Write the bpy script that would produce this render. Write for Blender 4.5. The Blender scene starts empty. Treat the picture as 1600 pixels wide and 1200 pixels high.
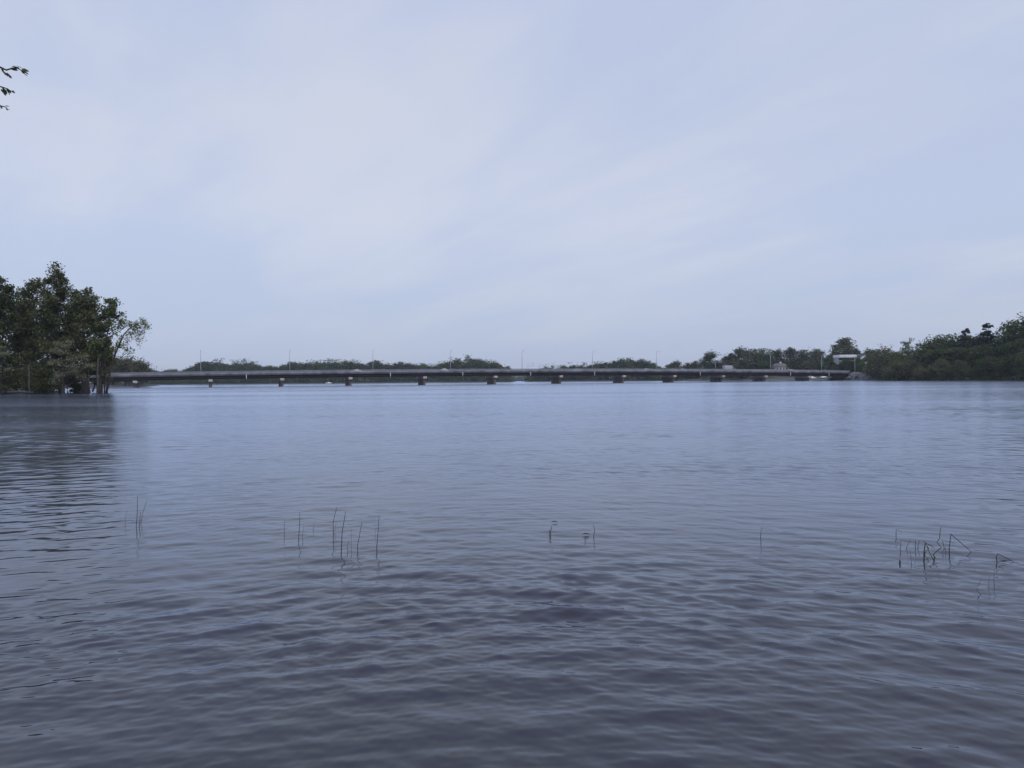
import bpy, math, random
import numpy as np
from mathutils import Matrix, Vector

scene = bpy.context.scene
COL = scene.collection
R = math.radians
PI = math.pi

# ------------------------------------------------------------------ camera
F = 1290.0                      # focal length in photograph pixels (1600 wide)
CAM_H = 1.5
ROLL = 0.0085
HOR0 = 594.2
pitch = -math.atan((600 - HOR0) / F)
fwd = Vector((0, math.cos(pitch), math.sin(pitch)))
right0 = Vector((1, 0, 0))
up0 = right0.cross(fwd)
right = right0 * math.cos(ROLL) - up0 * math.sin(ROLL)
up = up0 * math.cos(ROLL) + right0 * math.sin(ROLL)
cam_d = bpy.data.cameras.new('camera')
cam = bpy.data.objects.new('camera', cam_d)
COL.objects.link(cam)
cam.matrix_world = Matrix(((right.x, up.x, -fwd.x, 0), (right.y, up.y, -fwd.y, 0),
                           (right.z, up.z, -fwd.z, CAM_H), (0, 0, 0, 1)))
cam_d.sensor_width = 36
cam_d.lens = 36 * F / 1600
cam_d.clip_start = 0.05
cam_d.clip_end = 9000
scene.camera = cam


def ray(px, py):
    return (fwd * F + right * (px - 800) + up * (600 - py))


def at(px, py, Y):
    """world point seen at a photo pixel, at ground distance Y in front of the camera"""
    d = ray(px, py)
    return Vector((0, 0, CAM_H)) + d * (Y / d.y)


def on_water(px, py, z=0.0):
    d = ray(px, py)
    return Vector((0, 0, CAM_H)) + d * ((z - CAM_H) / d.z)


def px_of(p):
    v = Vector(p) - Vector((0, 0, CAM_H))
    return 800 + F * v.dot(right) / v.dot(fwd)


# ------------------------------------------------------------------ helpers
def mesh_from(name, verts, faces, mats=None, smooth=False, midx=None, attrs=None):
    """verts (N,3) array, faces list of (M,k) arrays"""
    me = bpy.data.meshes.new(name)
    verts = np.asarray(verts, dtype=np.float32)
    me.vertices.add(len(verts))
    me.vertices.foreach_set('co', verts.ravel())
    faces = [np.asarray(f, dtype=np.int32) for f in faces if len(f)]
    nl = sum(f.size for f in faces)
    nf = sum(len(f) for f in faces)
    me.loops.add(nl)
    me.polygons.add(nf)
    me.loops.foreach_set('vertex_index', np.concatenate([f.ravel() for f in faces]))
    tot = np.concatenate([np.full(len(f), f.shape[1], np.int32) for f in faces])
    start = np.concatenate([[0], np.cumsum(tot)[:-1]]).astype(np.int32)
    me.polygons.foreach_set('loop_start', start)
    try:
        me.polygons.foreach_set('loop_total', tot)
    except Exception:
        pass
    if smooth:
        me.polygons.foreach_set('use_smooth', np.ones(nf, bool))
    if midx is not None:
        me.polygons.foreach_set('material_index', np.asarray(midx, np.int32))
    for m in (mats or []):
        me.materials.append(m)
    for k, arr in (attrs or {}).items():
        a = me.attributes.new(k, 'FLOAT', 'POINT')
        a.data.foreach_set('value', np.asarray(arr, np.float32))
    me.update(calc_edges=True)
    me.validate()
    return me


class MB:
    """mesh collector"""
    def __init__(s):
        s.v, s.f3, s.f4, s.n, s.t = [], [], [], 0, []

    def add(s, v, quads=None, tris=None, tint=None):
        v = np.asarray(v, dtype=np.float64).reshape(-1, 3)
        s.v.append(v)
        if quads is not None and len(quads):
            s.f4.append(np.asarray(quads, np.int64) + s.n)
        if tris is not None and len(tris):
            s.f3.append(np.asarray(tris, np.int64) + s.n)
        s.t.append(np.full(len(v), 0.5) if tint is None else np.broadcast_to(tint, (len(v),)))
        s.n += len(v)

    def box(s, c, size, ax=None):
        sx, sy, sz = [q / 2 for q in size]
        p = np.array([[x, y, z] for x in (-sx, sx) for y in (-sy, sy) for z in (-sz, sz)])
        if ax is not None:
            p = p @ np.array(ax)
        s.add(p + np.array(c), [[0, 1, 3, 2], [4, 6, 7, 5], [0, 4, 5, 1], [2, 3, 7, 6], [0, 2, 6, 4], [1, 5, 7, 3]])

    def tube(s, pts, radii, sides=6, cap=True):
        pts = np.asarray(pts, float)
        n = len(pts)
        radii = np.broadcast_to(radii, (n,))
        tan = np.gradient(pts, axis=0)
        tan /= np.linalg.norm(tan, axis=1)[:, None] + 1e-9
        ref = np.array([0, 0, 1.0]) if abs(tan[0][2]) < 0.9 else np.array([1.0, 0, 0])
        V = []
        a = np.arange(sides) * 2 * PI / sides
        for i in range(n):
            e1 = np.cross(tan[i], ref)
            e1 /= np.linalg.norm(e1) + 1e-9
            e2 = np.cross(e1, tan[i])
            V.append(pts[i] + radii[i] * (np.cos(a)[:, None] * e1 + np.sin(a)[:, None] * e2))
        V = np.concatenate(V)
        q = []
        for i in range(n - 1):
            for k in range(sides):
                k2 = (k + 1) % sides
                q.append([i * sides + k, i * sides + k2, (i + 1) * sides + k2, (i + 1) * sides + k])
        t = []
        if cap:
            V = np.concatenate([V, pts[:1], pts[-1:]])
            for k in range(sides):
                k2 = (k + 1) % sides
                t.append([n * sides, k2, k])
                t.append([n * sides + 1, (n - 1) * sides + k, (n - 1) * sides + k2])
        s.add(V, q, t)

    def mesh(s, name, mats, smooth=False, tint=False):
        v = np.concatenate(s.v)
        fs = []
        if s.f4:
            fs.append(np.concatenate(s.f4))
        if s.f3:
            fs.append(np.concatenate(s.f3))
        return mesh_from(name, v, fs, mats, smooth, None, {'tint': np.concatenate(s.t)} if tint else None)

    def build(s, name, mat, parent=None, smooth=False, tint=False):
        return link(name, s.mesh(name, mat if isinstance(mat, list) else [mat], smooth, tint), parent)


def link(name, data, parent=None):
    o = bpy.data.objects.new(name, data)
    COL.objects.link(o)
    if parent is not None:
        o.parent = parent
    return o


def tag(o, label, cat, group=None, kind=None):
    if label:
        o['label'] = label
    if cat:
        o['category'] = cat
    if group:
        o['group'] = group
    if kind:
        o['kind'] = kind
    return o


def empty(name, loc, rz=0.0):
    o = link(name, None)
    o.empty_display_size = 0.5
    o.location = loc
    o.rotation_euler = (0, 0, rz)
    return o


def copy_tree(o, parent=None):
    c = o.copy()
    COL.objects.link(c)
    if parent is not None:
        c.parent = parent
    for ch in list(o.children):
        copy_tree(ch, c)
    return c


ORD = ['first', 'second', 'third', 'fourth', 'fifth', 'sixth', 'seventh', 'eighth', 'ninth', 'tenth', 'eleventh',
       'twelfth', 'thirteenth', 'fourteenth', 'fifteenth', 'sixteenth', 'seventeenth', 'eighteenth', 'nineteenth', 'twentieth']


# ------------------------------------------------------------------ materials
def new_mat(name):
    m = bpy.data.materials.new(name)
    m.use_nodes = True
    nt = m.node_tree
    nt.nodes.clear()
    out = nt.nodes.new('ShaderNodeOutputMaterial')
    return m, nt, out


def N(nt, typ, **kw):
    n = nt.nodes.new(typ)
    for k, v in kw.items():
        setattr(n, k, v)
    return n


def ramp(nt, stops):
    r = N(nt, 'ShaderNodeValToRGB')
    els = r.color_ramp.elements
    while len(els) < len(stops):
        els.new(0.5)
    for e, (p, c) in zip(els, stops):
        e.position = p
        e.color = (*c, 1) if len(c) == 3 else c
    return r


def rough_mat(name, c1, c2, scale=2.0, rough=0.85, detail=6, bump=0.0, metallic=0.0, stretch=(1, 1, 1)):
    """a surface with uneven colour (weathering) and optional bump"""
    m, nt, out = new_mat(name)
    tc = N(nt, 'ShaderNodeTexCoord')
    mp = N(nt, 'ShaderNodeMapping')
    mp.inputs['Scale'].default_value = stretch
    nz = N(nt, 'ShaderNodeTexNoise')
    nz.inputs['Scale'].default_value = scale
    nz.inputs['Detail'].default_value = detail
    nt.links.new(tc.outputs['Object'], mp.inputs['Vector'])
    nt.links.new(mp.outputs['Vector'], nz.inputs['Vector'])
    r = ramp(nt, [(0.32, c1), (0.68, c2)])
    nt.links.new(nz.outputs['Fac'], r.inputs['Fac'])
    b = N(nt, 'ShaderNodeBsdfPrincipled')
    nt.links.new(r.outputs['Color'], b.inputs['Base Color'])
    b.inputs['Roughness'].default_value = rough
    b.inputs['Metallic'].default_value = metallic
    if bump:
        bp = N(nt, 'ShaderNodeBump')
        bp.inputs['Strength'].default_value = bump
        bp.inputs['Distance'].default_value = 0.1
        nt.links.new(nz.outputs['Fac'], bp.inputs['Height'])
        nt.links.new(bp.outputs['Normal'], b.inputs['Normal'])
    nt.links.new(b.outputs['BSDF'], out.inputs['Surface'])
    return m


def leaf_mat(name, dark, light, transl=0.25):
    m, nt, out = new_mat(name)
    at_ = N(nt, 'ShaderNodeAttribute', attribute_name='tint')
    oi = N(nt, 'ShaderNodeObjectInfo')
    ma = N(nt, 'ShaderNodeMath', operation='MULTIPLY_ADD')
    ma.inputs[1].default_value = 0.60
    nt.links.new(oi.outputs['Random'], ma.inputs[0])
    nt.links.new(at_.outputs['Fac'], ma.inputs[2])
    sub = N(nt, 'ShaderNodeMath', operation='SUBTRACT')
    sub.inputs[1].default_value = 0.28
    nt.links.new(ma.outputs[0], sub.inputs[0])
    r = ramp(nt, [(0.1, dark), (0.95, light)])
    nt.links.new(sub.outputs[0], r.inputs['Fac'])
    d = N(nt, 'ShaderNodeBsdfDiffuse')
    t = N(nt, 'ShaderNodeBsdfTranslucent')
    nt.links.new(r.outputs['Color'], d.inputs['Color'])
    nt.links.new(r.outputs['Color'], t.inputs['Color'])
    mx = N(nt, 'ShaderNodeMixShader')
    mx.inputs[0].default_value = transl
    nt.links.new(d.outputs[0], mx.inputs[1])
    nt.links.new(t.outputs[0], mx.inputs[2])
    nt.links.new(mx.outputs[0], out.inputs['Surface'])
    return m


M = {
    'leaf_dark': leaf_mat('leaf_dark', (0.075, 0.086, 0.036), (0.190, 0.200, 0.090), 0.35),
    'leaf_mid': leaf_mat('leaf_mid', (0.095, 0.118, 0.044), (0.230, 0.255, 0.110), 0.35),
    'leaf_pale': leaf_mat('leaf_pale', (0.140, 0.145, 0.080), (0.260, 0.265, 0.155), 0.35),
    'leaf_far': leaf_mat('leaf_far', (0.050, 0.072, 0.024), (0.130, 0.160, 0.055)),
    'leaf_olive': leaf_mat('leaf_olive', (0.080, 0.086, 0.034), (0.160, 0.160, 0.068)),
    'needle': leaf_mat('needle', (0.035, 0.052, 0.032), (0.080, 0.100, 0.058), 0.2),
    'leaf_near': leaf_mat('leaf_near', (0.085, 0.095, 0.045), (0.220, 0.210, 0.100), 0.5),
    'bark': rough_mat('bark', (0.022, 0.019, 0.016), (0.065, 0.056, 0.047), 3, 0.95, bump=0.5, stretch=(3, 3, 0.6)),
    'bark_pale': rough_mat('bark_pale', (0.045, 0.041, 0.036), (0.10, 0.092, 0.08), 3, 0.95, bump=0.5, stretch=(3, 3, 0.6)),
    'concrete': rough_mat('concrete', (0.115, 0.117, 0.122), (0.25, 0.253, 0.26), 0.35, 0.9, stretch=(1, 1, 0.12)),
    'pier_wall': rough_mat('pier_wall', (0.12, 0.088, 0.072), (0.23, 0.18, 0.15), 0.5, 0.9, stretch=(1, 1, 0.35)),
    'pier_cap': rough_mat('pier_cap', (0.30, 0.29, 0.26), (0.47, 0.45, 0.41), 0.7, 0.9),
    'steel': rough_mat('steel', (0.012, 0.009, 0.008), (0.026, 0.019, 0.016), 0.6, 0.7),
    'rail': rough_mat('rail', (0.20, 0.215, 0.235), (0.30, 0.315, 0.335), 1.0, 0.55, metallic=0.3),
    'galv': rough_mat('galv', (0.33, 0.34, 0.35), (0.45, 0.46, 0.47), 2.0, 0.5, metallic=0.3),
    'white_pipe': rough_mat('white_pipe', (0.66, 0.66, 0.66), (0.82, 0.82, 0.82), 2.0, 0.5),
    'asphalt': rough_mat('asphalt', (0.04, 0.04, 0.042), (0.065, 0.065, 0.066), 4.0, 0.9),
    'mark': rough_mat('mark', (0.6, 0.6, 0.58), (0.8, 0.8, 0.78), 4.0, 0.8),
    'mud': rough_mat('mud', (0.075, 0.065, 0.052), (0.16, 0.145, 0.12), 0.7, 0.9, bump=0.4),
    'grass': rough_mat('grass', (0.075, 0.090, 0.040), (0.17, 0.17, 0.085), 0.25, 0.95, bump=0.4),
    'soil': rough_mat('soil', (0.030, 0.032, 0.018), (0.062, 0.062, 0.036), 0.3, 0.95, bump=0.4),
    'bank_grass': rough_mat('bank_grass', (0.050, 0.060, 0.028), (0.13, 0.13, 0.065), 0.12, 0.95, bump=0.4),
    'rock': rough_mat('rock', (0.16, 0.15, 0.145), (0.34, 0.32, 0.30), 1.2, 0.9, bump=0.3),
    'reed': rough_mat('reed', (0.012, 0.011, 0.012), (0.030, 0.026, 0.022), 20, 0.7),
    'reed_olive': rough_mat('reed_olive', (0.055, 0.050, 0.022), (0.12, 0.105, 0.045), 20, 0.7),
    'reed_faint': rough_mat('reed_faint', (0.075, 0.07, 0.08), (0.12, 0.11, 0.12), 20, 0.7),
    'white_wall': rough_mat('white_wall', (0.62, 0.61, 0.58), (0.80, 0.79, 0.76), 0.8, 0.8),
    'pale_wall': rough_mat('pale_wall', (0.28, 0.285, 0.275), (0.40, 0.40, 0.385), 0.8, 0.8),
    'roof': rough_mat('roof', (0.12, 0.10, 0.09), (0.20, 0.175, 0.155), 2, 0.9),
    'dark': rough_mat('dark', (0.012, 0.012, 0.014), (0.022, 0.022, 0.025), 2, 0.6),
    'rubber': rough_mat('rubber', (0.015, 0.015, 0.015), (0.028, 0.028, 0.028), 5, 0.85),
    'car_white': rough_mat('car_white', (0.72, 0.72, 0.72), (0.80, 0.80, 0.80), 1, 0.25),
    'van_grey': rough_mat('van_grey', (0.34, 0.34, 0.35), (0.42, 0.42, 0.43), 1, 0.35),
    'car_silver': rough_mat('car_silver', (0.40, 0.42, 0.45), (0.50, 0.52, 0.55), 1, 0.25, metallic=0.3),
    'car_dark': rough_mat('car_dark', (0.03, 0.035, 0.05), (0.05, 0.055, 0.07), 1, 0.25),
    'car_blue': rough_mat('car_blue', (0.30, 0.42, 0.58), (0.38, 0.50, 0.66), 1, 0.25),
    'lamp_glass': rough_mat('lamp_glass', (0.5, 0.5, 0.48), (0.6, 0.6, 0.58), 2, 0.3),
}
_m, _nt, _out = new_mat('glass')
_b = N(_nt, 'ShaderNodeBsdfPrincipled')
_b.inputs['Base Color'].default_value = (0.02, 0.024, 0.03, 1)
_b.inputs['Roughness'].default_value = 0.08
_nt.links.new(_b.outputs[0], _out.inputs['Surface'])
M['glass'] = _m


def water_material():
    m, nt, out = new_mat('river_water')
    tc = N(nt, 'ShaderNodeTexCoord')
    at_ = N(nt, 'ShaderNodeAttribute', attribute_name='ripple')
    geo = N(nt, 'ShaderNodeNewGeometry')

    def layer(scale, stretch, seed):
        mp = N(nt, 'ShaderNodeMapping')
        mp.inputs['Scale'].default_value = stretch
        mp.inputs['Location'].default_value = (seed, seed * 2, seed * 3)
        nz = N(nt, 'ShaderNodeTexNoise')
        nz.inputs['Scale'].default_value = scale
        nz.inputs['Detail'].default_value = 3
        nt.links.new(tc.outputs['Object'], mp.inputs['Vector'])
        nt.links.new(mp.outputs['Vector'], nz.inputs['Vector'])
        s = N(nt, 'ShaderNodeVectorMath', operation='SUBTRACT')
        s.inputs[1].default_value = (0.5, 0.5, 0.5)
        nt.links.new(nz.outputs['Color'], s.inputs[0])
        return s
    l1 = layer(2.2, (0.55, 1.5, 1), 3.1)
    mul = N(nt, 'ShaderNodeVectorMath', operation='MULTIPLY')
    mul.inputs[1].default_value = (0.85, 1.0, 0)
    nt.links.new(l1.outputs[0], mul.inputs[0])
    sc = N(nt, 'ShaderNodeVectorMath', operation='SCALE')
    nt.links.new(mul.outputs[0], sc.inputs[0])
    nt.links.new(at_.outputs['Fac'], sc.inputs['Scale'])
    add = N(nt, 'ShaderNodeVectorMath', operation='ADD')
    nt.links.new(geo.outputs['Normal'], add.inputs[0])
    nt.links.new(sc.outputs[0], add.inputs[1])
    nrm = N(nt, 'ShaderNodeVectorMath', operation='NORMALIZE')
    nt.links.new(add.outputs[0], nrm.inputs[0])
    # silt: uneven brown body colour
    nz = N(nt, 'ShaderNodeTexNoise')
    nz.inputs['Scale'].default_value = 0.15
    nz.inputs['Detail'].default_value = 3
    nt.links.new(tc.outputs['Object'], nz.inputs['Vector'])
    r = ramp(nt, [(0.3, (0.032, 0.029, 0.022)), (0.7, (0.050, 0.044, 0.032))])
    nt.links.new(nz.outputs['Fac'], r.inputs['Fac'])
    body = N(nt, 'ShaderNodeBsdfDiffuse')
    nt.links.new(r.outputs['Color'], body.inputs['Color'])
    b = N(nt, 'ShaderNodeBsdfGlossy')
    b.inputs['Color'].default_value = (0.80, 0.870, 1.0, 1)
    fr = N(nt, 'ShaderNodeFresnel')
    fr.inputs['IOR'].default_value = 1.40
    ra = N(nt, 'ShaderNodeAttribute', attribute_name='rough')
    wv = N(nt, 'ShaderNodeTexNoise')
    wv.inputs['Scale'].default_value = 0.06
    wv.inputs['Detail'].default_value = 4
    wm = N(nt, 'ShaderNodeMapping')
    wm.inputs['Scale'].default_value = (0.16, 1.0, 1)
    nt.links.new(tc.outputs['Object'], wm.inputs['Vector'])
    nt.links.new(wm.outputs['Vector'], wv.inputs['Vector'])
    wr = N(nt, 'ShaderNodeMapRange')
    wr.inputs['From Min'].default_value = 0.3
    wr.inputs['From Max'].default_value = 0.7
    wr.inputs['To Min'].default_value = 0.75
    wr.inputs['To Max'].default_value = 1.3
    nt.links.new(wv.outputs['Fac'], wr.inputs['Value'])
    rm = N(nt, 'ShaderNodeMath', operation='MULTIPLY')
    nt.links.new(ra.outputs['Fac'], rm.inputs[0])
    nt.links.new(wr.outputs[0], rm.inputs[1])
    nt.links.new(rm.outputs[0], b.inputs['Roughness'])
    nt.links.new(nrm.outputs[0], b.inputs['Normal'])
    nt.links.new(nrm.outputs[0], fr.inputs['Normal'])
    mx = N(nt, 'ShaderNodeMixShader')
    nt.links.new(fr.outputs[0], mx.inputs[0])
    nt.links.new(body.outputs[0], mx.inputs[1])
    nt.links.new(b.outputs[0], mx.inputs[2])
    nt.links.new(mx.outputs[0], out.inputs['Surface'])
    return m


M['water'] = water_material()

# ------------------------------------------------------------------ world and sun
SUN_DIR = Vector((0.45, -0.62, 0.64)).normalized()
world = bpy.data.worlds.new('World')
scene.world = world
world.use_nodes = True
wt = world.node_tree
wt.nodes.clear()
wo = N(wt, 'ShaderNodeOutputWorld')
sky = N(wt, 'ShaderNodeTexSky')
sky.sky_type = 'NISHITA'
sky.sun_disc = False
sky.sun_elevation = math.asin(SUN_DIR.z)
sky.sun_rotation = math.atan2(SUN_DIR.x, SUN_DIR.y)
bg_sky = N(wt, 'ShaderNodeBackground')
bg_sky.inputs['Strength'].default_value = 0.10
wt.links.new(sky.outputs[0], bg_sky.inputs['Color'])
tcw = N(wt, 'ShaderNodeTexCoord')
sep = N(wt, 'ShaderNodeSeparateXYZ')
wt.links.new(tcw.outputs['Generated'], sep.inputs[0])
# flat cloud deck: project the view direction on a plane overhead
zc = N(wt, 'ShaderNodeMath', operation='MAXIMUM')
zc.inputs[1].default_value = 0.0
wt.links.new(sep.outputs['Z'], zc.inputs[0])
za = N(wt, 'ShaderNodeMath', operation='ADD')
za.inputs[1].default_value = 0.16
wt.links.new(zc.outputs[0], za.inputs[0])
dx = N(wt, 'ShaderNodeMath', operation='DIVIDE')
dy = N(wt, 'ShaderNodeMath', operation='DIVIDE')
wt.links.new(sep.outputs['X'], dx.inputs[0])
wt.links.new(za.outputs[0], dx.inputs[1])
wt.links.new(sep.outputs['Y'], dy.inputs[0])
wt.links.new(za.outputs[0], dy.inputs[1])
cmb = N(wt, 'ShaderNodeCombineXYZ')
wt.links.new(dx.outputs[0], cmb.inputs[0])
wt.links.new(dy.outputs[0], cmb.inputs[1])


def cloud_noise(scale, stretch, rot, loc, detail, rough=0.55):
    mp = N(wt, 'ShaderNodeMapping', vector_type='TEXTURE')
    mp.inputs['Rotation'].default_value = (0, 0, rot)
    mp.inputs['Scale'].default_value = stretch
    mp.inputs['Location'].default_value = loc
    nz = N(wt, 'ShaderNodeTexNoise')
    nz.inputs['Scale'].default_value = scale
    nz.inputs['Detail'].default_value = detail
    nz.inputs['Roughness'].default_value = rough
    nz.inputs['Distortion'].default_value = 0.4
    wt.links.new(cmb.outputs[0], mp.inputs[0])
    wt.links.new(mp.outputs[0], nz.inputs['Vector'])
    return nz


n1 = cloud_noise(0.95, (1.5, 0.9, 1), R(118), (3.3, 1.7, 0), 6, 0.5)
n2 = cloud_noise(1.5, (2.6, 0.62, 1), R(128), (7.1, 4.0, 0), 8, 0.56)
mixn = N(wt, 'ShaderNodeMath', operation='MULTIPLY_ADD')
mixn.inputs[1].default_value = 0.45
wt.links.new(n2.outputs['Fac'], mixn.inputs[0])
wt.links.new(n1.outputs['Fac'], mixn.inputs[2])
cov = ramp(wt, [(0.56, (0.30, 0.30, 0.30)), (0.92, (1, 1, 1))])
cov.color_ramp.interpolation = 'EASE'
wt.links.new(mixn.outputs[0], cov.inputs['Fac'])
# two cloud tones: thin bluish veil and thicker pale lavender cloud
cc = N(wt, 'ShaderNodeMix', data_type='RGBA')
wt.links.new(cov.outputs['Color'], cc.inputs['Factor'])
cc.inputs['A'].default_value = (0.500, 0.588, 0.815, 1)
cc.inputs['B'].default_value = (0.665, 0.705, 0.835, 1)
bg_cl = N(wt, 'ShaderNodeBackground')
bg_cl.inputs['Strength'].default_value = 1.0
hz_ = N(wt, 'ShaderNodeMapRange')
hz_.interpolation_type = 'SMOOTHSTEP'
hz_.inputs['From Min'].default_value = 0.0
hz_.inputs['From Max'].default_value = 0.20
hz_.inputs['To Min'].default_value = 0.75
hz_.inputs['To Max'].default_value = 0.0
wt.links.new(sep.outputs['Z'], hz_.inputs['Value'])
hm = N(wt, 'ShaderNodeMix', data_type='RGBA')
hm.inputs['B'].default_value = (0.430, 0.512, 0.705, 1)
wt.links.new(hz_.outputs[0], hm.inputs['Factor'])
wt.links.new(cc.outputs['Result'], hm.inputs['A'])
zr_ = N(wt, 'ShaderNodeMapRange')
zr_.interpolation_type = 'SMOOTHSTEP'
zr_.inputs['From Min'].default_value = 0.36
zr_.inputs['From Max'].default_value = 0.85
wt.links.new(sep.outputs['Z'], zr_.inputs['Value'])
ov = N(wt, 'ShaderNodeMix', data_type='RGBA')
ov.inputs['B'].default_value = (0.47, 0.56, 1.14, 1)
wt.links.new(zr_.outputs[0], ov.inputs['Factor'])
wt.links.new(hm.outputs['Result'], ov.inputs['A'])
wt.links.new(ov.outputs['Result'], bg_cl.inputs['Color'])
mxs = N(wt, 'ShaderNodeMixShader')
mxs.inputs[0].default_value = 0.88
wt.links.new(bg_sky.outputs[0], mxs.inputs[1])
wt.links.new(bg_cl.outputs[0], mxs.inputs[2])
wt.links.new(mxs.outputs[0], wo.inputs['Surface'])

sd = bpy.data.lights.new('sun', 'SUN')
sd.energy = 1.1
sd.angle = R(20)
sd.color = (1.0, 0.95, 0.88)
so = bpy.data.objects.new('sun', sd)
COL.objects.link(so)
so.rotation_euler = SUN_DIR.to_track_quat('Z', 'Y').to_euler()
so.location = (0, -50, 80)

# ------------------------------------------------------------------ bridge line
BD = 330.0
bn = Vector((math.sin(R(-20)), math.cos(R(-20)), 0))
bu = Vector((math.cos(R(20)), math.sin(R(20)), 0))


def BP(q, n=0.0, z=0.0):
    p = bn * (BD + n) + bu * q
    return Vector((p.x, p.y, z))


def q_of(px, n=0.0):
    t = (px - 800) / F
    d = BD + n
    return (d * bn.y * t - d * bn.x) / (bu.x - bu.y * t)


def z_rail(q):
    return 6.50 - 0.95 * ((q - 120) / 148.0) ** 2 if abs(q - 120) < 200 else 6.50 - 0.95 * (200 / 148.0) ** 2 - (abs(q - 120) - 200) * 0.012


Q0, Q1 = -92.0, 300.0

# ------------------------------------------------------------------ terrain
def sdist(P, poly):
    """signed distance (positive inside) of points P (N,2) to polygon"""
    poly = np.asarray(poly, float)
    n = len(poly)
    best = np.full(len(P), 1e18)
    inside = np.zeros(len(P), bool)
    for i in range(n):
        a, b = poly[i], poly[(i + 1) % n]
        ab = b - a
        t = np.clip(((P - a) @ ab) / (ab @ ab), 0, 1)
        d = ((P - a - t[:, None] * ab) ** 2).sum(1)
        best = np.minimum(best, d)
        c = (a[1] > P[:, 1]) != (b[1] > P[:, 1])
        with np.errstate(divide='ignore', invalid='ignore'):
            xi = (b[0] - a[0]) * (P[:, 1] - a[1]) / (b[1] - a[1]) + a[0]
        inside ^= c & (P[:, 0] < xi)
    d = np.sqrt(best)
    return np.where(inside, d, -d)


def vnoise(P, s, seed):
    rng = np.random.RandomState(seed)
    out = np.zeros(len(P))
    for k in range(7):
        a = rng.uniform(0, 2 * PI)
        w = s * rng.uniform(0.6, 2.2)
        out += np.sin((P[:, 0] * math.cos(a) + P[:, 1] * math.sin(a)) / w * 2 * PI / 4 + rng.uniform(0, 6.28))
    return out / 7


LANDS = {}


def make_land(name, poly, hmax, slope, res, seed, mat, lip=0.25):
    poly = np.asarray(poly, float)
    lo, hi = poly.min(0) - 8, poly.max(0) + 8
    xs = np.arange(lo[0], hi[0] + res, res)
    ys = np.arange(lo[1], hi[1] + res, res)
    X, Y = np.meshgrid(xs, ys)
    P = np.stack([X.ravel(), Y.ravel()], 1)
    z = land_z(P, poly, hmax, slope, seed, lip)
    V = np.concatenate([P, z[:, None]], 1)
    nx, ny = len(xs), len(ys)
    i = np.arange(nx * ny).reshape(ny, nx)
    q = np.stack([i[:-1, :-1], i[:-1, 1:], i[1:, 1:], i[1:, :-1]], -1).reshape(-1, 4)
    q = q[(z[q] > -0.9).any(1)]
    used = np.unique(q)
    remap = np.zeros(len(V), int)
    remap[used] = np.arange(len(used))
    me = mesh_from(name, V[used], [remap[q]], [mat], True)
    o = link(name, me)
    o['kind'] = 'structure'
    LANDS[name] = (poly, hmax, slope, seed, lip)
    return o


def bridge_coords(P):
    x = P[:, 0]
    y = P[:, 1]
    return x * bu.x + y * bu.y, x * bn.x + y * bn.y - BD


def land_z(P, poly, hmax, slope, seed, lip):
    sdv = sdist(P, poly) + vnoise(P, 14, seed) * 1.5
    z = np.where(sdv > 0, lip * np.clip(sdv / 1.0, 0, 1) + np.minimum(sdv * slope, hmax) * (0.85 + 0.25 * vnoise(P, 45, seed + 1)),
                 np.maximum(sdv * 0.35, -1.0))
    # road embankment behind each bridge end
    q, n = bridge_coords(P)
    for q0, sgn in ((Q1 + 1.0, 1), (Q0 - 1.0, -1)):
        zr = z_rail(q0) - 1.7
        along = (q - q0) * sgn
        off = np.maximum(np.abs(n - 6.2) - 7.5, 0)
        e = zr - off * 0.55 - np.maximum(-along, 0) * 0.75
        ok = (along > -6)
        cover = np.clip(1 - off / 4, 0, 1) * (along > 0)
        z = np.where(ok, np.maximum(z, np.minimum(e, zr)), z)
        z = np.where((cover > 0) & ok, np.minimum(z, zr + (1 - cover) * 3), z)
    return z


def ground(x, y):
    P = np.array([[x, y]])
    return max(float(land_z(P, *LANDS[k][:1], *LANDS[k][1:])[0]) if False else float(land_z(P, LANDS[k][0], LANDS[k][1], LANDS[k][2], LANDS[k][3], LANDS[k][4])[0]) for k in LANDS)


make_land('island_ground', [(-74, 137.5), (-79, 133), (-92, 128), (-120, 124), (-170, 121), (-260, 118), (-260, 190), (-150, 172), (-110, 160), (-84, 146)],
          1.6, 0.05, 2.0, 3, M['mud'], 0.2)
make_land('right_shore_ground', [(140, 800), (124, 655), (141, 560), (160, 492), (171, 430), (170, 405), (176, 385), (160, 347), (166, 318), (178, 284),
                                 (212, 246), (300, 215), (520, 200), (900, 220), (900, 1100), (140, 1100)], 9.0, 0.11, 7.0, 11, M['bank_grass'], 0.3)
make_land('far_shore_ground', [(15, 778), (60, 770), (139, 782), (139, 1000), (40, 1000), (16, 840)], 2.5, 0.05, 9.0, 17, M['soil'], 0.3)
make_land('far_left_ground', [(-900, 830), (-420, 822), (-250, 800), (-100, 772), (-20, 765), (2, 768), (0, 850), (-30, 1000), (-900, 1000)], 2.5, 0.05, 9.0, 23, M['soil'], 0.3)
make_land('distant_shore_ground', [(-150, 1500), (250, 1490), (250, 1620), (-150, 1620)], 3, 0.05, 12.0, 29, M['soil'], 0.3)
make_land('left_bank_ground', [(-191, 270), (-188, 330), (-186, 400), (-192, 455), (-230, 500), (-600, 520), (-600, 200), (-260, 215)], 2.2, 0.06, 6.0, 31, M['soil'], 0.3)
make_land('near_bank_ground', [(-40, 1.3), (-8, 2.6), (-3.5, 1.6), (0, 0.9), (4, 0.7), (9, 1.8), (40, 1.0), (40, -30), (-40, -30)], 1.2, 0.06, 0.6, 37, M['mud'], 0.06)


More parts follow.
